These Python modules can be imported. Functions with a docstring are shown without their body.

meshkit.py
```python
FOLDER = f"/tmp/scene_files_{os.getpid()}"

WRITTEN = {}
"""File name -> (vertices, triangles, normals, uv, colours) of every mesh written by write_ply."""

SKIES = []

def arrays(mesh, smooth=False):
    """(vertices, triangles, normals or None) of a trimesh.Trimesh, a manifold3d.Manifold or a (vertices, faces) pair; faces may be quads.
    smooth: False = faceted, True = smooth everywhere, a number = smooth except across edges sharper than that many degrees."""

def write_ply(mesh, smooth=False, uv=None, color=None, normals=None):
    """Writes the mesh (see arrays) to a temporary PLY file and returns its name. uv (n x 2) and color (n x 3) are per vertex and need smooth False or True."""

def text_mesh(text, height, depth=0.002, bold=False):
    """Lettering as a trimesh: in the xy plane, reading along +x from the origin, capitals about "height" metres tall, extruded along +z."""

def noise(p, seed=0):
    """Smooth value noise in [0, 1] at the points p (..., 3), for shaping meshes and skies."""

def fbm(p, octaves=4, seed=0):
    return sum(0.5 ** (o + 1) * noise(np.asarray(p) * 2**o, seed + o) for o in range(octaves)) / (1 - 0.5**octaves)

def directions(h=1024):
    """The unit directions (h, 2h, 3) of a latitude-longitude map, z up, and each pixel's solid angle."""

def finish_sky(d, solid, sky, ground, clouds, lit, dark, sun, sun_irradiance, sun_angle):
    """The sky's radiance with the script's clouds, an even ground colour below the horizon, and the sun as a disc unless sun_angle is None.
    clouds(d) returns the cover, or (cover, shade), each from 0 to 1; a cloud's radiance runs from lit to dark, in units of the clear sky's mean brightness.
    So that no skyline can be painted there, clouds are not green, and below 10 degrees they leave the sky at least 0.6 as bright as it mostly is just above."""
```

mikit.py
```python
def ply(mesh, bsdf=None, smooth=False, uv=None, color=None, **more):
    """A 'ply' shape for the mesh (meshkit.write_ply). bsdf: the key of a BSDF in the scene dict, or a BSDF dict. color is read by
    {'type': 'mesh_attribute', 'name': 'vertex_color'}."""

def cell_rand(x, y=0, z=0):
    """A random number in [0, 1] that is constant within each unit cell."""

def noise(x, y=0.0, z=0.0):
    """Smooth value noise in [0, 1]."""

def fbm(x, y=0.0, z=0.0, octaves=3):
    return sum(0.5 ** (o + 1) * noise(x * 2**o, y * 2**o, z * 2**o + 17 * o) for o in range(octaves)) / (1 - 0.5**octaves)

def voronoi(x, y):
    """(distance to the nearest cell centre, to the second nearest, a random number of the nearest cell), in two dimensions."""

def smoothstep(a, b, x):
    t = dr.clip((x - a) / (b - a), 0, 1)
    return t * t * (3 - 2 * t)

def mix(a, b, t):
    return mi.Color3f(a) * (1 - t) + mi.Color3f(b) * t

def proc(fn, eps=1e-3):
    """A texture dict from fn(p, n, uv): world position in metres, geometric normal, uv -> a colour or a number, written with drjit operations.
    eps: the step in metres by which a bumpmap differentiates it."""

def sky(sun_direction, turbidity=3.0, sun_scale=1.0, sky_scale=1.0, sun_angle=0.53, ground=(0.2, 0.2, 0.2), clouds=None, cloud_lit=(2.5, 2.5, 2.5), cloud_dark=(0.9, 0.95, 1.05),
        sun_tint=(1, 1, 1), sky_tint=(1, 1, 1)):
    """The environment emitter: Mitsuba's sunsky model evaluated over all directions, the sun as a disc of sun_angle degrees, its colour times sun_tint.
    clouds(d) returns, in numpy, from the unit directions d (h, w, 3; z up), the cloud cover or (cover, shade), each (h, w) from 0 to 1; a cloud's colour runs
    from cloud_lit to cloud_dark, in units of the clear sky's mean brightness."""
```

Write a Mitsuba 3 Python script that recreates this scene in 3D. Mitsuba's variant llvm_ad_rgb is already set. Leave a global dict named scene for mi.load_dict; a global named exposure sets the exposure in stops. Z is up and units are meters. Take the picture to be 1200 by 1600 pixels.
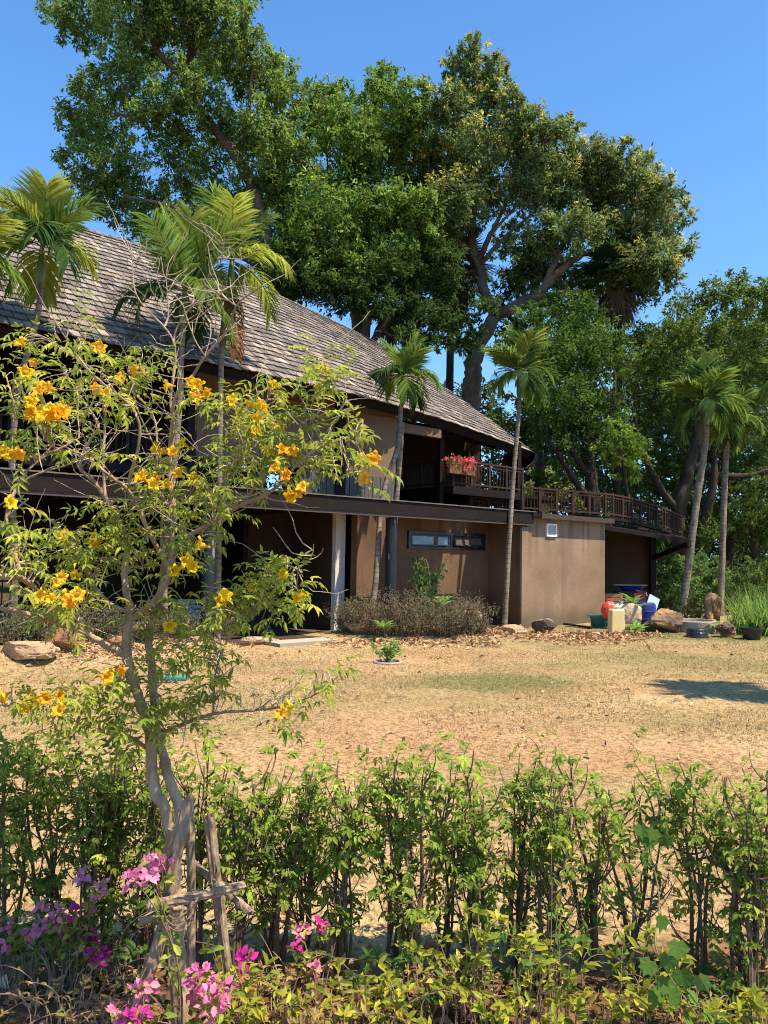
import math, numpy as np, trimesh, mitsuba as mi, mikit, meshkit, drjit as dr
from mikit import noise, fbm, cell_rand, smoothstep, mix
from scipy.interpolate import CubicSpline, PchipInterpolator
T = mi.ScalarTransform4f
scene, labels = {}, {}
A = np.array
rng = np.random.default_rng(7)

# ---------------------------------------------------------------- camera, sky, exposure
EYE, F = 1.6, 1200.0                     # eye height; focal length in pixels of the 1200 x 1600 photograph
PITCH, ROLL = math.radians(3.3), math.radians(1.0)
FWD = A([0, math.cos(PITCH), math.sin(PITCH)])
_u0, _r0 = A([0, -math.sin(PITCH), math.cos(PITCH)]), A([1.0, 0, 0])
RIGHT = math.cos(ROLL) * _r0 + math.sin(ROLL) * _u0
UP = math.cos(ROLL) * _u0 - math.sin(ROLL) * _r0
CAM = A([0, 0, EYE])
scene['camera'] = {'type': 'perspective', 'fov': 2 * math.degrees(math.atan(600 / F)), 'fov_axis': 'x', 'near_clip': 0.05, 'far_clip': 2000.0,
                   'to_world': T().look_at(origin=CAM.tolist(), target=(CAM + FWD).tolist(), up=UP.tolist())}
SUN = A([0.50, -0.24, 1.0]); SUN /= np.linalg.norm(SUN)
scene['sky_light'] = mikit.sky(SUN.tolist(), turbidity=3, sun_scale=1.55, sky_scale=1.6, sky_tint=(0.72, 1.04, 1.27), sun_tint=(1.0, 0.985, 0.95), ground=(0.22, 0.18, 0.12))
exposure = 1.9

def ray(px, py): return FWD + (px - 600) / F * RIGHT - (py - 800) / F * UP
def at(px, py, Y):                       # the point seen at (px, py) that lies Y metres ahead
    r = ray(px, py); return CAM + r * (Y / r[1])
def zg(x, y):                            # height of the ground
    x, y = np.asarray(x, float), np.asarray(y, float)
    h = 0.02 * (meshkit.noise(np.stack([x * .35, y * .35, 0 * x], -1), 3) - .5)
    h = h + 0.22 * np.exp(-(((x - .75) / 2.0) ** 2 + ((y - 15.4) / .8) ** 2))
    h = h + 0.14 * np.exp(-(((x - 8.5) / 2.2) ** 2 + ((y - 19.8) / 1.6) ** 2))
    ex, ey = x + 1.36, y - 13.6; s_, d_ = ex * .755 + ey * .656, -ex * .656 + ey * .755
    return h + .34 * np.exp(-((d_ + .15) / .55) ** 2) / (1 + np.exp(np.clip((s_ + 1.6) * 4, -50, 50)))
def gnd(px, py):                         # the ground point seen at (px, py)
    r = ray(px, py); r = r / r[1]; t = np.linspace(1.5, 60, 6000); q = CAM + t[:, None] * r; k = int(np.argmax(q[:, 2] < zg(q[:, 0], q[:, 1])))
    p = q[k]; return A([p[0], p[1], float(zg(p[0], p[1]))])
def proj(P):
    q = np.atleast_2d(P) - CAM; f = q @ FWD
    return np.stack([600 + F * (q @ RIGHT) / f, 800 - F * (q @ UP) / f, f], -1)

# ---------------------------------------------------------------- materials
def rgb(c): return {'type': 'rgb', 'value': list(c)}
VC = {'type': 'mesh_attribute', 'name': 'vertex_color'}
def bsdf(key, d): scene[key] = d; return key
bsdf('m_leaf', {'type': 'principledthin', 'base_color': VC, 'roughness': .36, 'diff_trans': 1.0, 'eta': 1.45})
bsdf('m_petal', {'type': 'principledthin', 'base_color': VC, 'roughness': .6, 'diff_trans': .8, 'eta': 1.3})
bsdf('m_matte', {'type': 'twosided', 'bsdf': {'type': 'principled', 'base_color': VC, 'roughness': .85, 'specular': .25}})
bsdf('m_gloss', {'type': 'twosided', 'bsdf': {'type': 'principled', 'base_color': VC, 'roughness': .32, 'specular': .5}})
def wood_fn(lo, hi, sx=9.0):
    def f(p, n, uv):
        g = fbm(p.x * sx, p.y * sx, p.z * 60, 3)
        h = fbm(p.x * 1.7, p.y * 1.7, p.z * 1.7, 2)
        return mix(lo, hi, dr.clip(g * .7 + h * .6 - .15, 0, 1))
    return f
bsdf('m_dark_wood', {'type': 'twosided', 'bsdf': {'type': 'principled', 'base_color': mikit.proc(wood_fn((.006, .0045, .004), (.022, .015, .012))), 'roughness': .7, 'specular': .15}})
def plaster(p, n, uv):
    big = fbm(p.x * .8, p.y * .8, p.z * .8, 3)
    fine = fbm(p.x * 14, p.y * 14, p.z * 14, 3)
    streak = fbm(p.x * 5, p.y * 5, p.z * .35, 3)
    c = mix((.15, .10, .06), (.30, .22, .145), dr.clip(big * 1.7 - .35 + (fine - .5) * .35, 0, 1))
    c = mix(c, (.12, .085, .06), smoothstep(.55, .8, streak) * .45)
    damp = smoothstep(.55, .0, p.z + (fbm(p.x * 2, p.y * 2, p.z * 2, 3) - .5) * .7)
    c = mix(c, (.10, .085, .065), damp * .7)
    run = smoothstep(.58, .72, noise(p.x * 7 + p.y * 5, 1.0, p.z * .5)) * smoothstep(1.2, 2.6, p.z)
    return mix(c, (.085, .07, .055), run * .5)
bsdf('m_plaster', {'type': 'twosided', 'bsdf': {'type': 'bumpmap', 'arbitrary': mikit.proc(lambda p, n, uv: fbm(p.x * 20, p.y * 20, p.z * 20, 3), 2e-3), 'scale': .006,
     'bsdf': {'type': 'principled', 'base_color': mikit.proc(plaster), 'roughness': .85, 'specular': .2}}})
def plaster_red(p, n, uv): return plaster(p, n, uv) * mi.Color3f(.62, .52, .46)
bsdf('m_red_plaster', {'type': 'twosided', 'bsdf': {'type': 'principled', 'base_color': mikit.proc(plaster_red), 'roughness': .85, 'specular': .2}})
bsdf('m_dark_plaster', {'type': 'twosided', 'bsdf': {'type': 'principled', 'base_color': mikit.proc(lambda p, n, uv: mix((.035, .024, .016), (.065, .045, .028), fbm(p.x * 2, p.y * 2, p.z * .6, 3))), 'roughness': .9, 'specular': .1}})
bsdf('m_tan', {'type': 'twosided', 'bsdf': {'type': 'principled', 'base_color': mikit.proc(lambda p, n, uv: mix((.145, .10, .062), (.19, .14, .088), fbm(p.x * 1.5, p.y * 1.5, p.z * 1.5, 3))), 'roughness': .85, 'specular': .2}})
def bark_fn(lo, hi, s=30.0, ring=0.0):
    def f(p, n, uv):
        g = fbm(p.x * s, p.y * s, p.z * s * .35, 3)
        c = mix(lo, hi, dr.clip(g * 1.6 - .3, 0, 1))
        if ring:
            w = p.z / ring + .6 * noise(p.x * 2, p.y * 2, 0); fr = w - dr.floor(w)
            c = mix(c, tuple(.45 * q for q in lo), smoothstep(.86, .95, fr))
        return c
    return f
def bark(key, lo, hi, s=30.0, ring=0.0, bump=.004):
    bsdf(key, {'type': 'twosided', 'bsdf': {'type': 'bumpmap', 'arbitrary': mikit.proc(lambda p, n, uv: fbm(p.x * s * 1.5, p.y * s * 1.5, p.z * s * .6, 3), 1e-3), 'scale': bump,
         'bsdf': {'type': 'principled', 'base_color': mikit.proc(bark_fn(lo, hi, s, ring)), 'roughness': .85, 'specular': .2}}})
bark('m_pale_bark', (.25, .165, .09), (.50, .385, .245), 45)
bark('m_tree_bark', (.03, .022, .016), (.085, .065, .047), 5, bump=.02)
bark('m_fig_bark', (.085, .063, .045), (.21, .165, .12), 5, bump=.02)
bark('m_palm_bark', (.11, .092, .068), (.30, .26, .20), 14, ring=.11)
bark('m_stake', (.15, .095, .055), (.42, .325, .22), 60, bump=.006)
bark('m_stem', (.085, .055, .035), (.21, .15, .10), 60)
def rock_fn(a, b, c):
    def f(p, n, uv):
        g = fbm(p.x * 4, p.y * 4, p.z * 5, 4)
        q = fbm(p.x * 1.6 + 9, p.y * 1.6, p.z * 2.4, 3)
        return mix(mix(a, b, dr.clip(g * 1.6 - .3, 0, 1)), c, smoothstep(.5, .66, q))
    return f
def rock_m(key, a, b, c):
    bsdf(key, {'type': 'twosided', 'bsdf': {'type': 'bumpmap', 'arbitrary': mikit.proc(lambda p, n, uv: fbm(p.x * 9, p.y * 9, p.z * 9, 4), 3e-3), 'scale': .06,
         'bsdf': {'type': 'principled', 'base_color': mikit.proc(rock_fn(a, b, c)), 'roughness': .9, 'specular': .2}}})
rock_m('m_rock_red', (.10, .05, .035), (.34, .19, .11), (.42, .24, .10))
rock_m('m_rock_pale', (.24, .17, .11), (.47, .36, .25), (.38, .25, .15))
rock_m('m_rock_dark', (.05, .035, .028), (.20, .15, .115), (.38, .23, .11))
def pipe_fn(p, n, uv):
    g = fbm(p.x * 6, p.y * 6, p.z * 3, 3)
    return mix(mix((.008, .010, .013), (.028, .033, .040), g), (.20, .21, .21), smoothstep(.68, .76, fbm(p.x * 9, p.y * 9, p.z * 2.5, 4)))
bsdf('m_pipe', {'type': 'twosided', 'bsdf': {'type': 'principled', 'base_color': mikit.proc(pipe_fn), 'roughness': .5, 'specular': .25}})
bsdf('m_glass', {'type': 'thindielectric'})
def ground_fn(p, n, uv):
    big = fbm(p.x * .28, p.y * .42, 3.0, 3)
    mid = fbm(p.x * 1.3 + 7, p.y * 1.7, 1.0, 3)
    fine = fbm(p.x * 16, p.y * 16, 2.0, 3)
    grain = noise(p.x * 75, p.y * 75, 5.0)
    straw = mix((.255, .182, .088), (.41, .315, .172), dr.clip(mid * 1.2 - .1 + (fine - .5) * .5 + (grain - .5) * .45, 0, 1))
    earth = mix((.30, .195, .10), (.40, .28, .155), dr.clip(fine + (grain - .5) * .3, 0, 1))
    c = mix(straw, earth, smoothstep(.48, .68, big + (mid - .5) * .3))
    def spot(x, y, rx, ry):
        return dr.exp(-(dr.square((p.x - x) / rx) + dr.square((p.y - y) / ry)))
    green = spot(1.55, 9.9, .9, .8) * 1.5 + spot(4.8, 12.6, 1.8, 1.6) * .75 + spot(.2, 8.6, 1.6, .5) * .45 + spot(2.9, 7.6, 1.5, .4) * .5 + spot(7.3, 17.0, 3.6, 1.8) * 1.2 + smoothstep(.5, .75, fbm(p.x * .5 + 20, p.y * .7, 8.0, 3)) * .45
    c = mix(c, mix((.07, .085, .03), (.17, .165, .07), dr.clip(fine * .7 + grain * .4, 0, 1)), dr.clip(green * (.45 + .9 * mid), 0, 1) * .85)
    c = mix(c, mix((.30, .16, .085), (.38, .22, .12), fine), smoothstep(.56, .74, fbm(p.x * .55 + 3, p.y * .8 + 11, 2.0, 3)) * .35)
    c = c * (.62 + .6 * smoothstep(.22, .6, fbm(p.x * 38, p.y * 38, 4.0, 3)))
    soil = smoothstep(.2, -.2, p.y - 3.25 + .5 * (noise(p.x * 1.5, p.y, 3.0) - .5) )
    dirt = mix((.05, .032, .02), (.25, .135, .07), dr.clip(fbm(p.x * 9, p.y * 9, 9.0, 4) * 1.7 - .45, 0, 1))
    c = mix(c, dirt, soil)
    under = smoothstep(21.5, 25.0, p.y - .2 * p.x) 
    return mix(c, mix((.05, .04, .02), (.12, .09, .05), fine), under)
def ground_h(p, n, uv): return fbm(p.x * 24, p.y * 24, 1.0, 3) + .6 * noise(p.x * 90, p.y * 90, 2.0)
bsdf('m_ground', {'type': 'bumpmap', 'arbitrary': mikit.proc(ground_h, 4e-3), 'scale': .008,
     'bsdf': {'type': 'diffuse', 'reflectance': mikit.proc(ground_fn)}})

# ---------------------------------------------------------------- mesh helpers
def unit(v): v = np.asarray(v, float); return v / (np.linalg.norm(v, axis=-1, keepdims=True) + 1e-12)
_used = {}
def numbered(key):
    n = _used.get(key, 0); _used[key] = n + 1
    return key if n == 0 else f'{key}_{n:03d}'
class MB:
    def __init__(s): s.v, s.f, s.c, s.n = [], [], [], 0
    def add(s, v, f, col=(.5, .5, .5)):
        v = np.asarray(v, float).reshape(-1, 3); f = np.asarray(f, int)
        if f.shape[1] == 4: f = np.vstack([f[:, [0, 1, 2]], f[:, [0, 2, 3]]])
        col = np.asarray(col, float)
        s.v.append(v); s.f.append(f + s.n); s.c.append(np.broadcast_to(col, (len(v), 3)) if col.ndim == 1 else col); s.n += len(v)
        return s
    def mesh(s, m, col=(.5, .5, .5)): return s.add(np.asarray(m.vertices), np.asarray(m.faces), col)
    BF = A([[0, 2, 3, 1], [4, 5, 7, 6], [0, 1, 5, 4], [2, 6, 7, 3], [0, 4, 6, 2], [1, 3, 7, 5]])
    SG = A([[x, y, z] for x in (-1, 1) for y in (-1, 1) for z in (-1, 1)], float)
    def obox(s, c, a, b, d, col=(.5, .5, .5)):      # centre and three half-axes
        return s.add(A(c) + s.SG @ A([a, b, d]), s.BF[:, ::-1] if np.dot(np.cross(a, b), d) > 0 else s.BF, col)
    def box(s, lo, hi, col=(.5, .5, .5)):
        lo, hi = A(lo, float), A(hi, float); h = (hi - lo) / 2
        return s.obox((lo + hi) / 2, [h[0], 0, 0], [0, h[1], 0], [0, 0, h[2]], col)
    def beam(s, p, q, w, h, col=(.5, .5, .5), up=(0, 0, 1)):
        p, q = A(p, float), A(q, float); d = unit(q - p); b = unit(np.cross(up, d)); c = np.cross(d, b)
        return s.obox((p + q) / 2, (q - p) / 2, b * w / 2, c * h / 2, col)
    def tube(s, pts, rad, sides=7, col=(.5, .5, .5), cap=True):
        p = np.asarray(pts, float); r = np.broadcast_to(rad, (len(p),))
        t = unit(np.gradient(p, axis=0)); a = np.cross(t[0], [0.3, .9, .2] if abs(t[0][2]) > .8 else [0, 0, 1.0]); a = unit(a); fr = []
        for k in range(len(p)):
            a = unit(a - t[k] * np.dot(a, t[k])); fr.append((a, np.cross(t[k], a)))
        an = np.arange(sides) * 2 * np.pi / sides
        v = np.vstack([p[k] + r[k] * (np.cos(an)[:, None] * fr[k][0] + np.sin(an)[:, None] * fr[k][1]) for k in range(len(p))])
        i, j = np.meshgrid(np.arange(len(p) - 1), np.arange(sides), indexing='ij')
        q = np.stack([i * sides + j, i * sides + (j + 1) % sides, (i + 1) * sides + (j + 1) % sides, (i + 1) * sides + j], -1).reshape(-1, 4)
        col = np.asarray(col, float)
        if col.ndim == 2: col = np.repeat(col, sides, 0)
        s.add(v, q, col)
        if cap:
            for k, o in ((0, 1), (len(p) - 1, 0)):
                ring = v[k * sides:(k + 1) * sides]; idx = np.arange(1, sides - 1)
                ff = np.stack([0 * idx, idx + (1 - o), idx + o], 1)
                s.add(ring, ff, col if col.ndim == 1 else col[:1])
        return s
    def put(s, key, m, smooth=False, kind=None, label=None):
        key = numbered(key)
        v, f, c = np.vstack(s.v), np.vstack(s.f), np.vstack(s.c)
        if m == 'm_leaf': c = np.minimum(c * 1.7, .72)
        needs = m in ('m_leaf', 'm_petal', 'm_matte', 'm_gloss')
        scene[key] = mikit.ply((v, f), m, smooth=smooth if (smooth is True or smooth is False or not needs) else False, **({'color': c} if needs else {}))
        if kind or label:
            labels[key] = {**({'label': label} if label else {}), **({'kind': kind} if kind else {})}
        return key
def thing(name, label, cat, group=None, kind=None):
    key = numbered(name)
    labels[key] = {'label': label, 'category': cat}
    if group: labels[key]['group'] = group
    if kind: labels[key]['kind'] = kind
    return key
def spline(pts, n):
    pts = np.asarray(pts, float)
    if len(pts) < 3: return pts[0] + np.linspace(0, 1, n)[:, None] * (pts[-1] - pts[0])
    t = np.concatenate([[0], np.cumsum(np.linalg.norm(np.diff(pts, axis=0), axis=1) + 1e-6)])
    return CubicSpline(t, pts)(np.linspace(0, t[-1], n))
LEAF4 = (A([[0, 0, 0], [.42, .5, .12], [1, 0, -.06], [.42, -.5, .12]]), A([[0, 1, 2], [0, 2, 3]]))
LEAF6 = (A([[0, 0, 0], [.25, .42, .1], [.62, .40, .07], [1, 0, -.14], [.62, -.40, .07], [.25, -.42, .1], [.35, 0, 0], [.7, 0, -.03]]),
         A([[0, 6, 1], [1, 6, 7], [1, 7, 2], [2, 7, 3], [0, 5, 6], [5, 4, 7], [5, 7, 6], [4, 3, 7]]))
def leaves(mb, P, D, N, L, W, col, tm=LEAF4):
    P, D = np.asarray(P, float), unit(D); B = unit(np.cross(N, D)); N = np.cross(D, B)
    tv, tf = tm; n = len(P); L = np.broadcast_to(L, (n,)); W = np.broadcast_to(W, (n,))
    v = P[:, None] + tv[None, :, 0, None] * (L[:, None] * D)[:, None] + tv[None, :, 1, None] * (W[:, None] * B)[:, None] + tv[None, :, 2, None] * (L[:, None] * N)[:, None]
    f = (tf[None] + (np.arange(n) * len(tv))[:, None, None]).reshape(-1, 3)
    col = np.asarray(col, float); col = np.broadcast_to(col, (n, 3)) if col.ndim == 1 else col
    mb.add(v.reshape(-1, 3), f, np.repeat(col, len(tv), 0))
def rdir(n, r=rng): return unit(r.normal(size=(n, 3)))
def tint(cols, n, r=rng, var=.25):      # n leaf colours drawn between the given ones
    cols = A(cols, float); w = r.dirichlet(np.ones(len(cols)) * .6, n)
    return (w @ cols) * np.exp(r.normal(0, var, n))[:, None]

# ---------------------------------------------------------------- ground
def axis(lo, hi, far, step, steps_far=22):
    core = np.arange(lo, hi + 1e-6, step); g = np.geomspace(step, far, steps_far)
    return np.concatenate([(lo - np.cumsum(g) * 1)[::-1], core, hi + np.cumsum(g)])
gx, gy = axis(-14, 16, 220, .22), axis(1.0, 26, 220, .2)
X, Y = np.meshgrid(gx, gy, indexing='ij'); Z = zg(X, Y)
idx = np.arange(X.size).reshape(X.shape)
q = np.stack([idx[:-1, :-1], idx[1:, :-1], idx[1:, 1:], idx[:-1, 1:]], -1).reshape(-1, 4)
MB().add(np.stack([X, Y, Z], -1), q).put('lawn_ground', 'm_ground', smooth=True)
labels['lawn_ground'] = {'label': 'dry straw coloured lawn with green and bare earth patches', 'category': 'ground', 'kind': 'structure'}
# ---------------------------------------------------------------- the house: frame (s along the front, d inwards, z up)
O = A([-1.36, 13.6]); U2, W2 = A([.755, .656]), A([-.656, .755])
def fac(s, d, z): p = O + s * U2 + d * W2; return A([p[0], p[1], z])
U3, W3, Z3 = A([*U2, 0]), A([*W2, 0]), A([0, 0, 1.0])
def s_at(px, d):                         # where along the front, d behind the deck edge, the image column px falls
    k = (px - 600) / F; return (k * (O[1] + d * W2[1]) - (O[0] + d * W2[0])) / (U2[0] - k * U2[1])
def fb(mb, s0, s1, d0, d1, z0, z1, col=(.5, .5, .5)):
    return mb.obox(fac((s0 + s1) / 2, (d0 + d1) / 2, (z0 + z1) / 2), U3 * (s1 - s0) / 2, W3 * (d1 - d0) / 2, Z3 * (z1 - z0) / 2, col)
H = thing('pavilion_house', 'brown plastered house with sweeping grey shingle roof and dark timber deck', 'house')
def hp(mb, part, m, **k): return mb.put(f'{H}__{part}', m, **k)
HB = 2.68                                # top of the lower storey
# --- roof
ES = CubicSpline([-12, -8, -4.34, -1.8, .64, 4.39, 7.2, 11.5], [1.5, 1.1, .90, .88, .98, 1.62, 2.45, 3.9])
EZ, TP = 4.9, .75
S_END = 11.4
def roof(s, d, lift=0.0):                # point of the roof surface: s along the eave, d inwards in plan
    s = np.asarray(s, float); d = np.asarray(d, float)
    g = ES(s, 1); nx = -g / np.sqrt(1 + g * g); nd = 1 / np.sqrt(1 + g * g)
    a = O + (s + d * nx)[..., None] * U2 + (ES(s) + d * nd)[..., None] * W2
    nrm = np.stack([*(nx[..., None] * U2 + nd[..., None] * W2).T], -1) if s.ndim else nx * U2 + nd * W2
    up = np.concatenate([-TP * nrm, np.ones(nrm.shape[:-1] + (1,))], -1); up = unit(up)
    return np.concatenate([a, (EZ + TP * d)[..., None]], -1) + lift * up
RX = [-400, -200, 0, 130, 250, 330, 430, 520, 600, 640, 720, 800, 842, 870]
RY = [330, 330, 333, 350, 380, 402, 440, 490, 525, 545, 590, 650, 694, 740]
ridge_y = PchipInterpolator(RX, RY)
ss = np.linspace(-10, S_END, 220); dm = []
for s in ss:
    dd = np.linspace(0, 9, 361); pp = proj(roof(np.full(361, s), dd))
    over = np.nonzero(pp[:, 1] < ridge_y(np.clip(pp[:, 0], -400, 870)))[0]
    dm.append(dd[over[0]] if len(over) else 9.0)
dm = np.convolve(np.pad(np.minimum(dm, 5.2), 4, 'edge'), np.ones(9) / 9, 'valid')
dmax = lambda s: np.interp(s, ss, dm)
# sheathing, the far slope and the soffit
K = 14
front = np.stack([roof(np.full(K, s), np.linspace(.03, dmax(s), K), -.03) for s in ss])
def grid(mb, P, flip=False):
    i = np.arange(P.shape[0] * P.shape[1]).reshape(P.shape[:2])
    q = np.stack([i[:-1, :-1], i[1:, :-1], i[1:, 1:], i[:-1, 1:]], -1).reshape(-1, 4)
    return mb.add(P.reshape(-1, 3), q[:, ::-1] if flip else q)
hp(grid(MB(), front), 'roof', 'm_dark_wood')
back = []
for s in ss:
    r = roof(A([s]), A([dmax(s)]))[0]; g = float(dmax(s))
    run = max(.6, g)
    back.append([r - A([0, 0, .03]) + (W3 * .95 + U3 * .3 * (s > 6)) * run * t - Z3 * TP * run * t for t in np.linspace(0, 1, 4)])
back = A(back)
hp(grid(MB(), back), 'roof__far_slope', 'm_dark_wood')
sof = MB()
low = np.stack([roof(np.full(6, s), np.linspace(.05, max(.1, min(dmax(s), 5.0)), 6), -.17) for s in ss]); grid(sof, low, True)
hp(sof, 'roof__soffit', 'm_dark_wood')
fa = MB(); e0 = roof(ss, 0 * ss + .05, -.02); e1 = roof(ss, 0 * ss + .05, -.19)
grid(fa, np.stack([e0, e1], 1)); fa.tube(e1[::4], .035, 5); hp(fa, 'roof__fascia', 'm_dark_wood')
# rounded tip of the roof
tip = MB(); c = roof(A([S_END]), A([0.0]))[0]
n_t = 18
for k in range(n_t):
    a0, a1 = [math.pi * (-.5 + 1.15 * q / n_t) for q in (k, k + 1)]
    rim = [c + W3 * .55 + (-W3 * math.cos(a + .5 * math.pi - math.pi / 2) * 0) + (W3 * .55 * math.sin(a) + U3 * .5 * math.cos(a)) for a in (a0, a1)]
    top = c + W3 * .55 + Z3 * .42 - U3 * .25
    tip.add([rim[0], rim[1], top, rim[0] - Z3 * .24 - U3 * .06, rim[1] - Z3 * .24 - U3 * .06, rim[0] - Z3 * .5 - U3 * .5, rim[1] - Z3 * .5 - U3 * .5], [[0, 1, 2], [0, 3, 4], [0, 4, 1], [3, 5, 6], [3, 6, 4]], (.05, .042, .037))
hp(tip, 'roof__tip_cap', 'm_matte')
# shingles
EXPO = .215
shv, shc, shd = [], [], []
r2 = np.random.default_rng(21)
for row in range(26):
    d0 = row * EXPO; s = -9.5 + r2.uniform(0, .2)
    rowtone = math.exp(r2.normal(0, .07))
    while s < S_END + .05:
        w = r2.uniform(.12, .21) if s < 6 else r2.uniform(.15, .27)
        sm = s + w / 2
        if d0 < dmax(sm) - .03:
            j = r2.normal(0, .012); dl = min(d0 + 1.45 * EXPO, dmax(sm) + .05)
            lo, hi, th = .036 + r2.uniform(0, .012), .004, .02
            q = []
            for (sa, da, li) in ((s + .009, d0 + j, lo), (s + w - .009, d0 + j + r2.normal(0, .006), lo + r2.normal(0, .004)), (s + w - .009, dl, hi), (s + .009, dl, hi)):
                q += [(sa, da, li - th), (sa, da, li)]
            q = A(q); shv.append(np.stack([roof(q[:, 0], q[:, 1])[k] + (roof(q[:, 0], q[:, 1], 1.0) - roof(q[:, 0], q[:, 1]))[k] * q[k, 2] for k in range(8)]))
            base = A([.15, .132, .117]) if r2.random() < .85 else A([.205, .168, .135])
            shc.append(base * math.exp(r2.normal(0, .32)) * rowtone + r2.uniform(0, .015)); shd.append((row, s))
        s += w
SHF = A([[1, 7, 5, 3], [0, 2, 4, 6], [0, 1, 3, 2], [2, 3, 5, 4], [4, 5, 7, 6], [6, 7, 1, 0]])
shv = A(shv); shc = A(shc)
cen = proj(shv.mean(1)); inside = (cen[:, 0] > 5) & (cen[:, 0] < 1195)
order = np.argsort(np.where(inside, cen[:, 2], 1e6)); chosen = set(order[:300].tolist())
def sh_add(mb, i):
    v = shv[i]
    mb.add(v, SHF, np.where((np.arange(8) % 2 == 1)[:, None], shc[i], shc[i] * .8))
rest = MB()
for i in range(len(shv)):
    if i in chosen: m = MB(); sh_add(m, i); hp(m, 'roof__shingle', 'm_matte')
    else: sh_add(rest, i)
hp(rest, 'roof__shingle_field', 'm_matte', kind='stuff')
cap = MB()
for k in range(2, len(ss) - 4, 1):
    p, q = roof(ss[k:k + 2], A([dmax(ss[k]), dmax(ss[k + 1])]))
    dirv = unit(q - p)
    for sgn in (-1, 1):
        sl = unit(A([*(-sgn * W2), 0]) * 1 + A([0, 0, -TP])); nn = unit(np.cross(dirv, sl)) * (1 if np.cross(dirv, sl)[2] > 0 else -1)
        cap.obox((p + q) / 2 + sl * .07 + nn * (.035 + .012 * (k % 2)), (q - p) * .62, sl * .085, nn * .012, A([.12, .10, .088]) * r2.uniform(.6, 1.5))
hp(cap, 'roof__ridge_cap', 'm_matte', kind='stuff')
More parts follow.
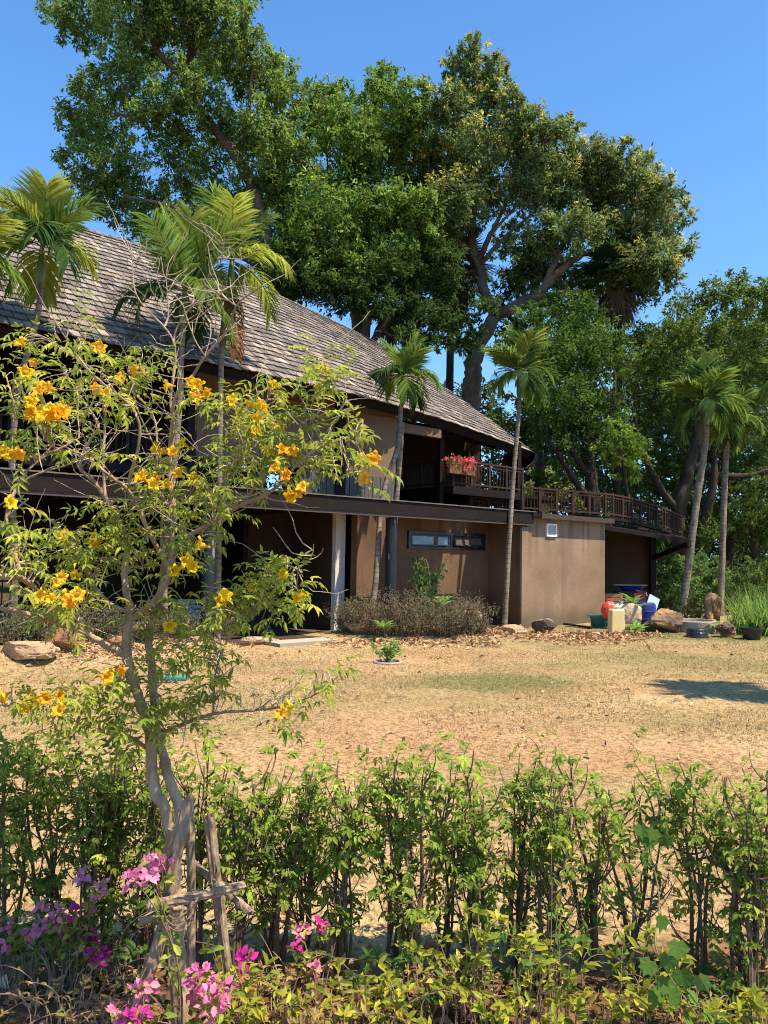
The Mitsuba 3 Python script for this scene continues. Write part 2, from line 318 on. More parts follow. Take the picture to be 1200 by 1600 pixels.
# --- lower storey: fascia beam of the deck, deck boards, openings where the palms grow through
SL, SR = -9.5, 6.42
b = MB(); fb(b, SL, SR, 0, .12, HB - .255, HB); hp(b, 'deck_beam', 'm_dark_wood')
b = MB(); fb(b, SL, SR + .05, -.03, .14, HB + .002, HB + .022, (.15, .125, .105)); hp(b, 'deck_edge_board', 'm_matte', label='weathered pale board along the deck edge')
b = MB(); fb(b, SL, SR, .02, .10, HB - .31, HB - .258, (.08, .068, .06)); hp(b, 'gutter_pipe', 'm_matte')
WD = 1.12                                # depth of the window wall
slots = [(-2.1, -.95), (-.65, .25), (s_at(560, .6) + .15, s_at(625, .6) + .2), (4.75, 5.55)]
prev = SL
for a, c2 in slots + [(SR, SR)]:
    if a > prev: b = MB(); fb(b, prev, a, .125, WD, HB - .16, HB); hp(b, 'deck_floor', 'm_dark_wood')
    prev = c2
b = MB(); fb(b, SL, SR, WD + .003, 7.0, HB - .16, HB - .002); hp(b, 'deck_floor', 'm_dark_wood')
for k in range(14):
    s = SL + .5 + k * .72
    if s < s_at(520, WD): b = MB(); fb(b, s, s + .07, .13, 6.0, HB - .28, HB - .163); hp(b, 'joist', 'm_dark_wood')
# walls
w0 = s_at(559, WD); w1 = 6.12; zt = HB - .165
b = MB(); wz0, wz1 = 1.78, 2.17; ws0, ws1 = s_at(637, WD), s_at(757, WD)
fb(b, w0, ws0, WD, WD + .2, -.3, zt); fb(b, ws1, w1, WD, WD + .2, -.3, zt); fb(b, ws0, ws1, WD, WD + .2, -.3, wz0); fb(b, ws0, ws1, WD, WD + .2, wz1, zt)
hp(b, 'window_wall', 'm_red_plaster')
b = MB(); fb(b, ws0, ws1, WD + .6, WD + .65, 1.4, 2.5, (.09, .075, .06)); hp(b, 'room_back', 'm_matte')
b = MB(); dk = (.012, .012, .013)
fb(b, ws0 + .003, ws1 - .003, WD - .05, WD + .06, wz1 - .07, wz1 - .002, dk); fb(b, ws0 + .003, ws1 - .003, WD - .05, WD + .06, wz0 + .002, wz0 + .055, dk)
sm = (ws0 + ws1) / 2
for s in (ws0 + .04, sm + .1, ws1 - .04): fb(b, s - .036, s + .036, WD - .045, WD + .055, wz0 + .056, wz1 - .071, dk)
win = hp(b, 'window', 'm_gloss')
def sash(sa, sb, tilt):
    za, zb = wz0 + .07, wz1 - .08; tp = fac(0, WD - .01, zb) - fac(0, 0, 0)
    dn = unit(-W3 * math.sin(tilt) - Z3 * math.cos(tilt)); L = zb - za; nrm = unit(np.cross(U3, dn))
    org = fac(sa, WD - .012, zb); fr = MB(); t = .03
    def bar(p, q, wd): fr.obox((p + q) / 2, (q - p) / 2, unit(np.cross(nrm, q - p)) * wd / 2, nrm * .014, (.03, .03, .032))
    a0, a1 = org, org + U3 * (sb - sa); c0, c1 = a0 + dn * L, a1 + dn * L
    bar(a0 + dn * t / 2, a1 + dn * t / 2, t); bar(c0 - dn * t / 2, c1 - dn * t / 2, t); bar(a0 + U3 * t / 2 + dn * t, c0 + U3 * t / 2 - dn * t, t); bar(a1 - U3 * t / 2 + dn * t, c1 - U3 * t / 2 - dn * t, t)
    fr.put(f'{win}__sash', 'm_gloss')
    MB().add([a0 + U3 * t + dn * t, a1 - U3 * t + dn * t, c1 - U3 * t - dn * t, c0 + U3 * t - dn * t], [[0, 1, 2, 3]]).put(f'{win}__pane', 'm_glass')
    blind = MB(); blind.add([x - nrm * 0 + W3 * .03 for x in (a0 + U3 * t + dn * t, a1 - U3 * t + dn * t, c1 - U3 * t - dn * t, c0 + U3 * t - dn * t)], [[0, 1, 2, 3]], (.10, .10, .085)); blind.put(f'{win}__film', 'm_matte')
sash(ws0 + .1, sm + .05, .03); sash(sm + .15, ws1 - .09, .34)
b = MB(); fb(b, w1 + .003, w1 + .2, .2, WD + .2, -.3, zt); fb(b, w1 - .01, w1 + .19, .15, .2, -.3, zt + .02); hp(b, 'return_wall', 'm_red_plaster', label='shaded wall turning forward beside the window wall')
b = MB(); fb(b, w1 - .02, w1 + .22, .09, .147, -.3, HB - .35); hp(b, 'pilaster', 'm_plaster')
rs1 = s_at(946, .15)
b = MB(); fb(b, w1 + .23, rs1, .15, .35, -.3, HB - .1); fb(b, rs1 - .2, rs1 - .003, .352, 2.6, -.3, HB - .1); hp(b, 'front_wall', 'm_plaster', label='sunlit brown wall with small white vent')
b = MB(); fb(b, w1 + .23, rs1 + .06, -.04, 6.5, HB - .095, HB - .02); hp(b, 'terrace_floor', 'm_dark_wood')
b = MB(); fb(b, w1 + .5, rs1 + .1, -.075, -.045, HB - .13, HB - .01, (.055, .043, .035)); hp(b, 'terrace_edge', 'm_matte')
# vent
v0, v1 = s_at(853, .15), s_at(868.5, .15); va, vb = at(860, 838.5, fac((v0 + v1) / 2, .15, 0)[1])[2], at(860, 818.5, fac((v0 + v1) / 2, .15, 0)[1])[2]
b = MB(); wc = (.75, .76, .77); t = .035
fb(b, v0, v1, .10, .149, va, va + t, wc); fb(b, v0, v1, .10, .149, vb - t, vb, wc); fb(b, v0, v0 + t, .1, .149, va + t, vb - t, wc); fb(b, v1 - t, v1, .1, .149, va + t, vb - t, wc); fb(b, v0 + t, v1 - t, .14, .148, va + t, vb - t, (.35, .37, .4))
vent = hp(b, 'vent', 'm_matte', label='small white framed vent in the sunlit wall')
for k in range(5):
    z = va + t + (k + .5) * (vb - va - 2 * t) / 5; b = MB(); b.obox(fac((v0 + v1) / 2, .122, z), U3 * ((v1 - v0) / 2 - t - .002), W3 * .010 - Z3 * .012, (W3 * .012 + Z3 * .010) * .25, (.5, .53, .57)); b.put(f'{vent}__louvre', 'm_matte')
# door jamb and dark opening left of the window wall
ja = s_at(521, 1.6); jb = MB(); fb(jb, ja, ja + .25, 1.5, 1.62, -.2, zt, (.60, .58, .53)); hp(jb, 'door_jamb', 'm_matte', label='pale door jamb catching the sun')
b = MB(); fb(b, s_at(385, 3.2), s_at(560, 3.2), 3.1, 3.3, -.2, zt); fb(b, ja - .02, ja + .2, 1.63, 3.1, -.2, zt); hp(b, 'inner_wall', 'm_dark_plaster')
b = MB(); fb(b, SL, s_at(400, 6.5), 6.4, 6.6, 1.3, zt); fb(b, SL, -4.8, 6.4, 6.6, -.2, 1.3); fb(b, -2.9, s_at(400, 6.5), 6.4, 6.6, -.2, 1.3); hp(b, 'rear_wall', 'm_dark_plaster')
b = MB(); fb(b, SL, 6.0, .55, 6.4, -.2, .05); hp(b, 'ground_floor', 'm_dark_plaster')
b = MB(); fb(b, s_at(440, .1), s_at(521, .3), .05, .54, -.2, .065, (.30, .265, .21)); hp(b, 'door_step', 'm_matte', label='pale concrete step in front of the dark doorway')
# recess under the canopy at the far end
ra, rb_ = at(925, 950, 22.3), at(1014, 950, 22.8); ra[2] = rb_[2] = 1.2; b = MB(); b.beam(ra, rb_, .16, 2.8); hp(b, 'recess_wall', 'm_dark_plaster')
rp = at(1020, 950, 22.6); b = MB(); b.beam(A([rp[0], rp[1], -.2]), A([rp[0], rp[1], 2.35]), .16, .16, up=(0, 1, 0)); hp(b, 'recess_post', 'm_dark_wood')
c0, c1, c2, c3 = fac(rs1 + .02, .2, 2.50), at(1077, 842, 20.8), at(1055, 834, 25.0), at(930, 818, 24.5)
b = MB(); P = A([c0, c1, c2, c3]); b.add(np.vstack([P, P - Z3 * .11]), [[0, 1, 2, 3], [7, 6, 5, 4], [0, 4, 5, 1], [1, 5, 6, 2], [2, 6, 7, 3], [3, 7, 4, 0]]); hp(b, 'canopy', 'm_dark_wood')
b = MB(); b.beam(at(1022, 872, 22.4), c1 - Z3 * .14, .12, .14); hp(b, 'canopy_strut', 'm_dark_wood')
b = MB(); b.beam(fac(rs1 + .03, .3, 2.1), fac(rs1 + .5, .3, HB - .12), .09, .12); hp(b, 'bracket', 'm_dark_wood')
# --- columns
def column(px, d, r, top=zt - .15, part='column', m='m_pipe', lbl=None):
    s = s_at(px, d); p = fac(s, d, -.1)
    b = MB(); b.tube([p + Z3 * z for z in (0, .8, 1.6, top + .1)], r, 20); hp(b, part, m, smooth=30, label=lbl)
column(612, .22, .115, lbl='scuffed black pipe column in front of the window wall'); column(328, .25, .105, lbl='blue grey pipe column in the dark undercroft')
# --- upper storey
UZ = 3.4
ud = 1.95
ua, ub = s_at(300, ud), s_at(617, ud)
b = MB(); fb(b, ua, s_at(443, ud), ud, ud + .15, UZ, 4.9 + .5); fb(b, s_at(443, ud) + .003, s_at(521, ud), ud + .02, ud + .17, UZ, 5.15); fb(b, s_at(536, ud), ub, ud, ud + .15, UZ - .02, 4.98); fb(b, ub, s_at(689, ud), ud + .02, ud + .14, 4.5, 4.71); hp(b, 'upper_wall', 'm_tan')
b = MB(); fb(b, s_at(443, ud), ub, ud - .03, ud - .003, 4.70, 4.77, (.2, .15, .1)); hp(b, 'wall_trim', 'm_matte')
b = MB(); fb(b, s_at(521, ud), s_at(536, ud), ud - .06, ud + .1, 2.7, 5.3); hp(b, 'upper_post', 'm_dark_wood')
for k, px in enumerate(np.linspace(466, 617, 26)[:-1]):
    s = s_at(px, ud); s2 = s_at(px + 151 / 25, ud); b = MB(); fb(b, s, s2 - .012, ud - .02 - .008 * (k % 2), ud + .018 + .1, HB, UZ - .025, (.10, .095, .08)); hp(b, 'siding_board', 'm_matte')
b = MB(); fb(b, SL, ua, ud + 5.5, ud + 5.6, UZ + .1, 6.8); hp(b, 'upper_rear_wall', 'm_dark_plaster'); b = MB(); fb(b, SL, ua, ud + 5.5, ud + 5.6, HB, UZ - .25); hp(b, 'upper_rear_wall', 'm_dark_plaster'); b = MB(); fb(b, ub, 11.5, 6.2, 6.3, HB, 5.8); hp(b, 'upper_rear_wall', 'm_dark_plaster')
b = MB(); fb(b, ua, ua + .15, ud + .16, 6.5, HB, 6.2); fb(b, ub - .15, ub, ud + .16, 6.1, HB, 6.0); hp(b, 'upper_partition', 'm_dark_plaster')
b = MB(); fb(b, SL, ua, ud - .3, ud + 5.4, UZ - .45, UZ - .27); hp(b, 'upper_floor', 'm_dark_wood')
for px in (20, 118, 205, 292):
    s = s_at(px, ud); b = MB(); fb(b, s - .07, s + .07, ud - .05, ud + .09, HB, 5.3); hp(b, 'upper_post', 'm_dark_wood')
for px in (690, 812):
    s = s_at(px, 2.5); b = MB(); fb(b, s - .07, s + .07, 2.5, 2.64, HB, 4.85); hp(b, 'upper_post', 'm_dark_wood')
for s in np.arange(ub + .4, 11.0, .75):
    e = ES(s); b = MB(); b.beam(fac(s, e + .15, EZ - .16), fac(s, e + 3.3, EZ - .16 + TP * 3.0), .06, .10); hp(b, 'rafter', 'm_dark_wood')
b = MB(); b.beam(fac(ub, 2.55, 4.86), fac(9.9, 3.6, 4.86), .1, .16); hp(b, 'eave_beam', 'm_dark_wood')
# --- railings: the rails are the part, posts and balusters its pieces
RW = (.05, .028, .02)
def railing(name, pts, z0, z1, n_posts, n_bal, lbl, tops=None, bot=None, m='m_matte', col=RW):
    pts = [A(p, float) for p in pts]; rb = MB()
    for p, q in zip(pts[:-1], pts[1:]):
        rb.beam(p + Z3 * z1, q + Z3 * z1, .08, .045, col); rb.beam(p + Z3 * (z0 + .06), q + Z3 * (z0 + .06), .05, .045, col)
        rb.beam(p + Z3 * (z1 - .08), q + Z3 * (z1 - .08), .035, .03, col)
    key = hp(rb, name, m, label=lbl)
    for k, (p, q) in enumerate(zip(pts[:-1], pts[1:])):
        L = np.linalg.norm(q - p); d = unit((q - p) * A([1, 1, 0])); side = np.cross(Z3, d)
        npost = max(1, round(L / n_posts)); 
        for i in range(npost + (k == len(pts) - 2)):
            c = p + (q - p) * i / npost; b = MB(); b.obox(c + Z3 * (z0 + z1 + .05) / 2, d * .033, side * .033, Z3 * (z1 - z0 + .05) / 2, A(col) * .9); b.put(f'{key}__post', m)
        nb = max(1, round(L / n_bal))
        for i in range(nb):
            c = p + (q - p) * (i + .5) / nb; b = MB(); b.obox(c + Z3 * (z0 + z1 - .02) / 2, d * .010, side * .010, Z3 * (z1 - z0 - .09) / 2, A(col) * .8); b.put(f'{key}__baluster', m)
    return key
sB, dB = 6.05, 2.28
sret = lambda px: next(d for d in np.linspace(2.3, 9, 400) if proj(fac(sB, d, 4.0))[0, 0] < px)
dR = sret(634)
railing('balcony_railing', [fac(sB, dR, UZ), fac(sB, dB, UZ), fac(s_at(816, dB), dB, UZ)], .03, .66, .62, .125, 'dark red timber balcony railing with pink flowers')
b = MB(); s9 = s_at(818, dB); fb(b, sB - .05, s9, dB - .08, dB, UZ - .2, UZ); fb(b, sB - .05, sB, dB + .003, dR, UZ - .2, UZ); hp(b, 'balcony_beam', 'm_dark_wood')
b = MB(); fb(b, sB + .003, 11.0, dB + .003, 6.1, UZ - .12, UZ - .02); hp(b, 'balcony_floor', 'm_dark_wood')
b = MB(); fb(b, s_at(640, 2.0), s_at(792, 2.0), 1.95, 2.25, HB, HB + .2); hp(b, 'planter_wall', 'm_plaster')
railing('under_balcony_railing', [fac(s_at(735, 2.5), 2.5, HB), fac(s_at(815, 2.5), 2.5, HB)], .05, .5, .7, .13, None)
railing('upper_front_railing', [fac(s_at(-60, ud + .02), ud + .02, UZ), fac(ua, ud + .02, UZ)], -.2, .42, 1.3, .11, None)
def Yd(px, d): return fac(s_at(px, d), d, 0)[1]
tp = [at(816, 797, Yd(816, 1.2)), at(945, 806, Yd(945, .35)), at(957, 807, Yd(945, .35) + .25), at(987, 812, Yd(987, .35)), at(1038, 826, Yd(987, .35) + 1.4), at(1064, 835, Yd(987, .35) + 3.4)]
railing('terrace_railing', tp, .0, .58, .55, .10, 'dark timber railing of the open terrace over the sunlit wall')
b = MB(); [b.beam(p - Z3 * .06, q - Z3 * .06, .14, .09) for p, q in zip(tp[1:-1], tp[2:])]; hp(b, 'ramp_edge', 'm_dark_wood')
railing('low_front_railing', [fac(s_at(-40, 1.6), 1.6, .05), fac(s_at(92, 1.6), 1.6, .05)], .3, 1.15, 1.2, .12, None, m='m_matte', col=(.06, .035, .03))
# small things kept under the deck
r3 = np.random.default_rng(5)
for i, (px, d, w, h, z, col, lb) in enumerate([(305, 3.0, .55, .3, .05, (.25, .26, .27), 'grey drinks crate at the bottom of the undercroft stack'), (305, 3.0, .53, .29, .36, (.33, .34, .34), 'grey drinks crate on top of the undercroft stack'),
        (285, 3.6, .5, .32, .05, (.12, .075, .05), 'brown box beside the undercroft crates')]):
    k = thing('storage_crate', lb, 'crate'); s = s_at(px, d); b = MB()
    fb(b, s - w / 2, s + w / 2, d, d + .4, z, z + .03, col)
    for a in range(3):
        z0 = z + .035 + a * h / 3
        fb(b, s - w / 2, s + w / 2, d, d + .02, z0, z0 + h / 3 - .03, col); fb(b, s - w / 2, s + w / 2, d + .38, d + .4, z0, z0 + h / 3 - .03, col)
        fb(b, s - w / 2, s - w / 2 + .02, d + .022, d + .378, z0, z0 + h / 3 - .03, col); fb(b, s + w / 2 - .02, s + w / 2, d + .022, d + .378, z0, z0 + h / 3 - .03, col)
    for a in (-1, 0, 1): fb(b, s + a * (w / 2 - .03) - .03, s + a * (w / 2 - .03) + .03, d - .006, d - .001, z, z + h - .02, A(col) * .8)
    b.put(f'{k}__body', 'm_matte')
# ---------------------------------------------------------------- palms
def frond(base, az, el, L, droop, lf, col, seed, npair=26, width=.062, sag=1.25):
    r = np.random.default_rng(seed); mb = MB(); n = 12
    t = np.linspace(0, 1, n); e = el - droop * t ** 1.3
    d = np.stack([np.cos(e) * math.cos(az), np.cos(e) * math.sin(az), np.sin(e)], -1)
    p = base + np.vstack([[0, 0, 0], np.cumsum((d[:-1] + d[1:]) / 2 * L / (n - 1), 0)])
    mb.tube(p, np.linspace(.022, .005, n) * (L / 1.4), 5, A([.16, .17, .05]), cap=False)
    side0 = A([-math.sin(az), math.cos(az), 0])
    for sg in (-1, 1):
        for k in range(npair):
            u = .14 + .86 * (k + r.uniform(-.3, .3)) / (npair - 1); u = min(max(u, .1), 1)
            pt = A([np.interp(u, t, p[:, i]) for i in range(3)]); tg = unit(A([np.interp(u, t, d[:, i]) for i in range(3)]))
            nrm = np.cross(tg, side0); nrm = nrm if nrm[2] > 0 else -nrm
            fwd = .75 + .9 * u ** 2
            dr_ = unit(tg * fwd + sg * side0 * 1.0 + nrm * r.uniform(-.05, .35))
            ll = lf * (.55 + .45 * math.sin(math.pi * min(1, .15 + .8 * u))) * r.uniform(.85, 1.1); wd = width * r.uniform(.8, 1.2) * (1 - .35 * u)
            q = [pt]; dd = dr_.copy(); sg_ = sag * r.uniform(.6, 1.3)
            for _ in range(4):
                q.append(q[-1] + dd * ll / 4); dd = unit(dd + A([0, 0, -1]) * sg_ * .32)
            q = A(q); across = unit(np.cross(dr_, nrm) + nrm * .25 * sg)
            ws = A([.35, 1, .95, .6, .04]) * wd / 2
            v = np.concatenate([q + across * ws[:, None], q - across * ws[:, None]]); 
            f = [[i, i + 1, 6 + i, 5 + i] for i in range(4)]
            c = A(col) * math.exp(r.normal(0, .18)); 
            mb.add(v, f, np.tile(c, (10, 1)) * np.tile(np.linspace(.95, 1.08, 5), 2)[:, None])
    return mb
GREEN, YELL, DEEP = A([.07, .13, .028]), A([.22, .25, .04]), A([.035, .07, .022])
def palm(label, crown, Y, trunk_px, L, seed, n=9, mixy=.35, r0=.052, lf=.52, brown=False, shaft=(.12, .17, .05), group=None, up=None, fronds=None, width=.062):
    r = np.random.default_rng(seed); k = thing('palm_tree', label, 'palm tree', group)
    C = at(*crown, Y); tr = [at(px, py, Yp) for px, py, Yp in trunk_px]; base = tr[-1]; tr[-1] = A([base[0], base[1], float(zg(base[0], base[1])) - .05])
    pts = spline([C - Z3 * .5] + tr, 26); b = MB(); rad = np.linspace(r0 * .8, r0, 26) * (1 + .04 * (np.arange(26) % 2)); rad[-3:] *= A([1.05, 1.15, 1.35])
    b.tube(pts, rad, 12); b.put(f'{k}__trunk', 'm_palm_bark', smooth=True)
    b = MB(); b.tube(spline([C - Z3 * .55, C - Z3 * .25, C + Z3 * .05], 7), [r0 * .82, r0 * 1.25, r0 * 1.2, r0 * 1.1, r0 * .9, r0 * .7, r0 * .4], 10, A(shaft)); b.put(f'{k}__crownshaft', 'm_gloss', smooth=True)
    fr = fronds or []
    if not fr:
        up_n = int(round(n * .5))
        for i in range(n):
            az = i * 2.39996 + r.uniform(-.25, .25) + seed
            if i < up_n: fr.append((az, 1.38 - .6 * i / up_n + r.uniform(-.1, .1), L * r.uniform(.56, .74), r.uniform(.45, .9)))
            else: fr.append((az, .75 - 1.0 * (i - up_n) / (n - up_n) + r.uniform(-.12, .12), L * r.uniform(.55, .74), r.uniform(1.5, 2.1)))
    for i, (az, el, LL, drp) in enumerate(fr):
        w = r.uniform(.55, 1.0) if r.random() < mixy * .7 else r.uniform(0, .25); col = GREEN * (1 - w) + YELL * w if r.random() < .7 or w > .5 else DEEP
        frond(C, az, el, LL, drp, lf, col, seed * 100 + i, width=width, sag=.55 if el > .8 else 1.25).put(f'{k}__frond', 'm_leaf')
    for a in range(2 if mixy > .1 else 1):
        frond(C, r.uniform(0, 6.3), 1.35, L * .8, .15, lf * .55, A([.16, .22, .04]), seed * 100 + 77 + a, sag=.2, width=width).put(f'{k}__frond', 'm_leaf')
    if brown:
        frond(C - Z3 * .5, 5.2, -1.0, L * .8, .5, lf * .6, A([.14, .06, .022]), seed * 100 + 90, width=.05).put(f'{k}__dead_frond', 'm_leaf', label='dead brown frond hanging below the crown')
    return k
palm('areca palm with yellowed fronds beside the near end of the roof', (66, 385), 10.9, [(52, 520, 10.9), (33, 590, 10.95), (20, 690, 11), (12, 1015, 11.1)], 1.3, 3, n=11, mixy=.45, lf=.58)
palm('cut-off palm crown whose fronds enter beside the near roof end', (-45, 400), 9.6, [(-50, 600, 9.6), (-55, 1050, 9.6)], 1.15, 11, n=8, mixy=.6)
palm('dark green palm before the roof, the lower of the two crowns there', (288, 455), 12.6, [(283, 560, 12.6), (279, 650, 12.6), (268, 760, 12.6), (264, 1016, 12.7)], 1.8, 5, n=12, mixy=.06, lf=.62, r0=.058)
palm('palm with a dead brown frond reaching higher before the roof', (362, 408), 13.4, [(350, 500, 13.4), (346, 560, 13.4), (343, 700, 13.5), (338, 1005, 13.6)], 1.75, 8, n=11, mixy=.34, lf=.6, r0=.058, brown=True)
palm('slender palm leaning through the deck beside the black pipe column', (630, 590), fac(s_at(600, .6), .6, 0)[1], [(626, 640, 15.9), (621, 700, 15.7), (606, 745, 15.6), (596, 790, 15.5), (570, 945, 15.2)], 1.1, 13, n=9, mixy=.3, lf=.55, r0=.06)
palm('bright palm rising past the balcony flowers to the eave', (812, 585), 17.5, [(811, 640, 17.4), (806, 700, 17.3), (799, 790, 17.2), (788, 975, 17.1)], 1.3, 17, n=12, mixy=.5, lf=.62, r0=.058)
b_y = fac(s_at(621, .75), .75, 0)[1]
k = thing('palm_tree', 'pale bare palm stem standing just behind the leaning palm and pipe column', 'palm tree'); b = MB(); b.tube(spline([at(628, 660, b_y), at(624, 720, b_y), at(619, 780, b_y), A([*at(617, 800, b_y)[:2], 0])], 20), np.linspace(.055, .085, 20), 12); b.put(f'{k}__trunk', 'm_palm_bark', smooth=True)
palm('leaning grey palm behind the brown boulder', (1103, 632), 21.0, [(1102, 690, 21), (1092, 760, 21), (1080, 850, 21), (1062, 968, 21)], 1.6, 23, n=11, mixy=.12, lf=.8, r0=.105, width=.085)
palm('straight palm with an orange crownshaft growing behind the dog', (1136, 660), 23.0, [(1133, 745, 23), (1129, 850, 23), (1125, 965, 23)], 1.5, 29, n=10, mixy=.2, lf=.75, r0=.10, shaft=(.42, .13, .02), width=.085)
palm('palm whose fronds just reach in at the picture edge', (1240, 600), 19.0, [(1242, 700, 19), (1245, 985, 19)], 1.3, 31, n=9, mixy=.15, lf=.7, width=.08)
palm('palm outside the picture edge whose shadow falls across the lawn', (1505, 520), 8.6, [(1512, 700, 8.6), (1520, 1110, 8.6)], 1.35, 37, n=11, mixy=.2, lf=.6, r0=.058)
# ---------------------------------------------------------------- broadleaf trees
def foliage(blobs, Y, thick, size, cols, dens, seed, droop=.45, cl=20, wl=.42, var=.25, gap=.0, tips=None):
    """leaf clusters spread through the blobs (px, py, radius in px[, depth offset]); a real volume round the depth Y"""
    r = np.random.default_rng(seed); P, D, N, C = [], [], [], []
    for bl in blobs:
        px, py, R = bl[:3]; off = bl[3] if len(bl) > 3 else r.uniform(-thick, thick); Yb = Y + off
        c = at(px, py, Yb); Rm = R * Yb / F
        nc = int(dens * R * R / 2500 * 60); 
        u = rdir(nc, r); rad = r.random(nc) ** (1 / 2.2) * .98; cc = c + u * rad[:, None] * Rm * A([1, 1.15, .88])
        keep = r.random(nc) > gap; cc, u, rad = cc[keep], u[keep], rad[keep]
        cs = Rm * r.uniform(.09, .19, len(cc)); tone = np.exp(r.normal(0, .24, len(cc))); tw = unit(u * .8 + A([0, 0, .5]) + r.normal(0, .4, u.shape))
        for k in range(len(cc)):
            m = int(cl * 1.35 * r.uniform(.5, 1.5)); g = r.normal(0, .55, (m, 3)) * cs[k] + np.outer(r.uniform(-1, 1, m) * cs[k] * 1.2, tw[k])
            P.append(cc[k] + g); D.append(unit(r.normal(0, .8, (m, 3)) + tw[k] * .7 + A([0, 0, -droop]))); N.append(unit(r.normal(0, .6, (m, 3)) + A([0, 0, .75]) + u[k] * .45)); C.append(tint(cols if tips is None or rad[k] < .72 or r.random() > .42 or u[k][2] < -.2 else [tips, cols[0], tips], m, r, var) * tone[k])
    P, D, N, C = map(np.vstack, (P, D, N, C)); n = len(P)
    C = C * A([1.08, 1.02, 1.02]); mb = MB(); s = size * .82 * np.exp(np.clip(r.normal(0, .25, n), -.5, .4)); leaves(mb, P, D, N, s, s * wl, C); return mb
def limbs(k, paths, m='m_fig_bark', seed=1, twigs=3):
    """each path: list of (px, py, Y, radius)"""
    r = np.random.default_rng(seed)
    for i, path in enumerate(paths):
        pts = spline([at(a, b_, c_) for a, b_, c_, _ in path], 6 * len(path)); rad = np.interp(np.linspace(0, 1, len(pts)), np.linspace(0, 1, len(path)), [q[3] for q in path])
        b = MB(); b.tube(pts + r.normal(0, .12, pts.shape) * rad[:, None], rad, 9); 
        for _ in range(twigs if i else 0):
            j = r.integers(len(pts) // 2, len(pts) - 1); d = unit(r.normal(size=3) + A([0, 0, .8])); L = r.uniform(.8, 2.0)
            tp_ = pts[j] + np.outer(np.linspace(0, 1, 6), d) * L + r.normal(0, .05, (6, 3)); tp_[0] = pts[j]; b.tube(tp_, np.linspace(rad[j] * .5, .012, 6), 5)
        b.put(f'{k}__{"trunk" if i == 0 else "branch"}', m, smooth=True)
# big fig at the back
k = thing('fig_tree', 'tall airy fig tree rising behind the shingle roof to the picture top', 'tree')
limbs(k, [[(455, 760, 27, .42), (440, 520, 27, .38), (418, 380, 27, .32), (398, 300, 27, .27), (365, 240, 27, .24), (330, 195, 27, .21), (302, 155, 27, .18), (297, 100, 27, .15), (300, 40, 27, .1), (310, -60, 27, .05)],
          [(302, 160, 27, .15), (280, 115, 26.6, .12), (250, 85, 26.3, .10), (235, 50, 26, .07), (215, -20, 26, .04)], [(306, 172, 27, .16), (275, 165, 26.5, .12), (245, 170, 26.2, .09), (215, 178, 26, .07), (170, 175, 25.6, .03)],
          [(365, 240, 27, .1), (385, 205, 26.5, .08), (390, 160, 26, .05), (400, 100, 26, .03)], [(405, 320, 27, .14), (330, 330, 26.5, .1), (260, 320, 26, .07), (190, 305, 26, .03)], [(430, 440, 27, .2), (380, 400, 26.3, .15), (330, 385, 26, .12), (230, 370, 26, .05)],
          [(297, 90, 27, .09), (320, 50, 26.6, .07), (345, 0, 26.5, .04)]], seed=3)
FIG = [(95, 15, 38), (118, 48, 32), (150, 30, 45), (200, 40, 60), (255, 15, 60), (320, 20, 60), (375, 40, 40), (385, 85, 40), (300, 85, 60), (235, 105, 55), (185, 120, 48), (140, 150, 42), (125, 200, 40), (125, 255, 38), (165, 205, 52), (190, 265, 55), (245, 175, 50), (310, 150, 52), (405, 120, 45), (435, 115, 35), (445, 155, 38), (415, 195, 55), (365, 215, 55), (290, 240, 60), (165, 315, 42), (135, 295, 32), (235, 310, 48), (330, 305, 55), (415, 275, 55), (250, -50, 80), (350, -50, 70), (150, -40, 60), (350, 110, 45), (440, 240, 45), (215, 355, 35), (380, 330, 50), (340, 360, 40), (280, 350, 40)]
foliage(FIG, 27.4, 2.0, .20, [(.085, .15, .028), (.13, .20, .04), (.06, .11, .03), (.17, .22, .06)], 1.45, 41, gap=.10).put(f'{k}__crown', 'm_leaf', kind='stuff')
k = thing('fig_tree', 'rounder bright green fig crown between the two tall trees', 'tree')
limbs(k, [[(560, 720, 29, .4), (560, 520, 29, .35), (550, 380, 29, .25), (545, 290, 29, .15), (560, 200, 29, .07)], [(552, 330, 29, .15), (500, 275, 28.5, .12), (470, 250, 28, .06)], [(556, 380, 29, .15), (620, 300, 28.5, .1), (660, 230, 28, .05)], [(540, 270, 29, .12), (590, 240, 28.6, .09), (620, 170, 28, .04)]], seed=4)
FIG2 = [(505, 160, 40), (485, 205, 45), (470, 270, 55), (530, 200, 50), (560, 235, 50), (598, 130, 30), (590, 165, 42), (640, 155, 38), (655, 200, 42), (610, 210, 50), (565, 290, 60), (640, 270, 55), (500, 330, 60), (580, 345, 50), (455, 345, 55), (480, 400, 55), (620, 330, 50), (660, 330, 40), (430, 380, 45), (600, 118, 18), (530, 145, 25), (640, 385, 40), (545, 400, 35), (440, 430, 35), (470, 440, 38, -2), (520, 430, 38, -2), (575, 410, 40, -2), (620, 400, 40, -2), (660, 370, 38, -1.5), (500, 370, 40, -2), (440, 300, 40, -1), (690, 240, 34), (670, 300, 38)]
foliage(FIG2, 28.0, 2.0, .21, [(.075, .15, .026), (.12, .20, .04), (.055, .11, .025), (.16, .22, .045)], 1.75, 42, gap=.05).put(f'{k}__crown', 'm_leaf', kind='stuff')
k = thing('fig_tree', 'tall olive tree with golden outer leaves and forked pale limbs', 'tree')
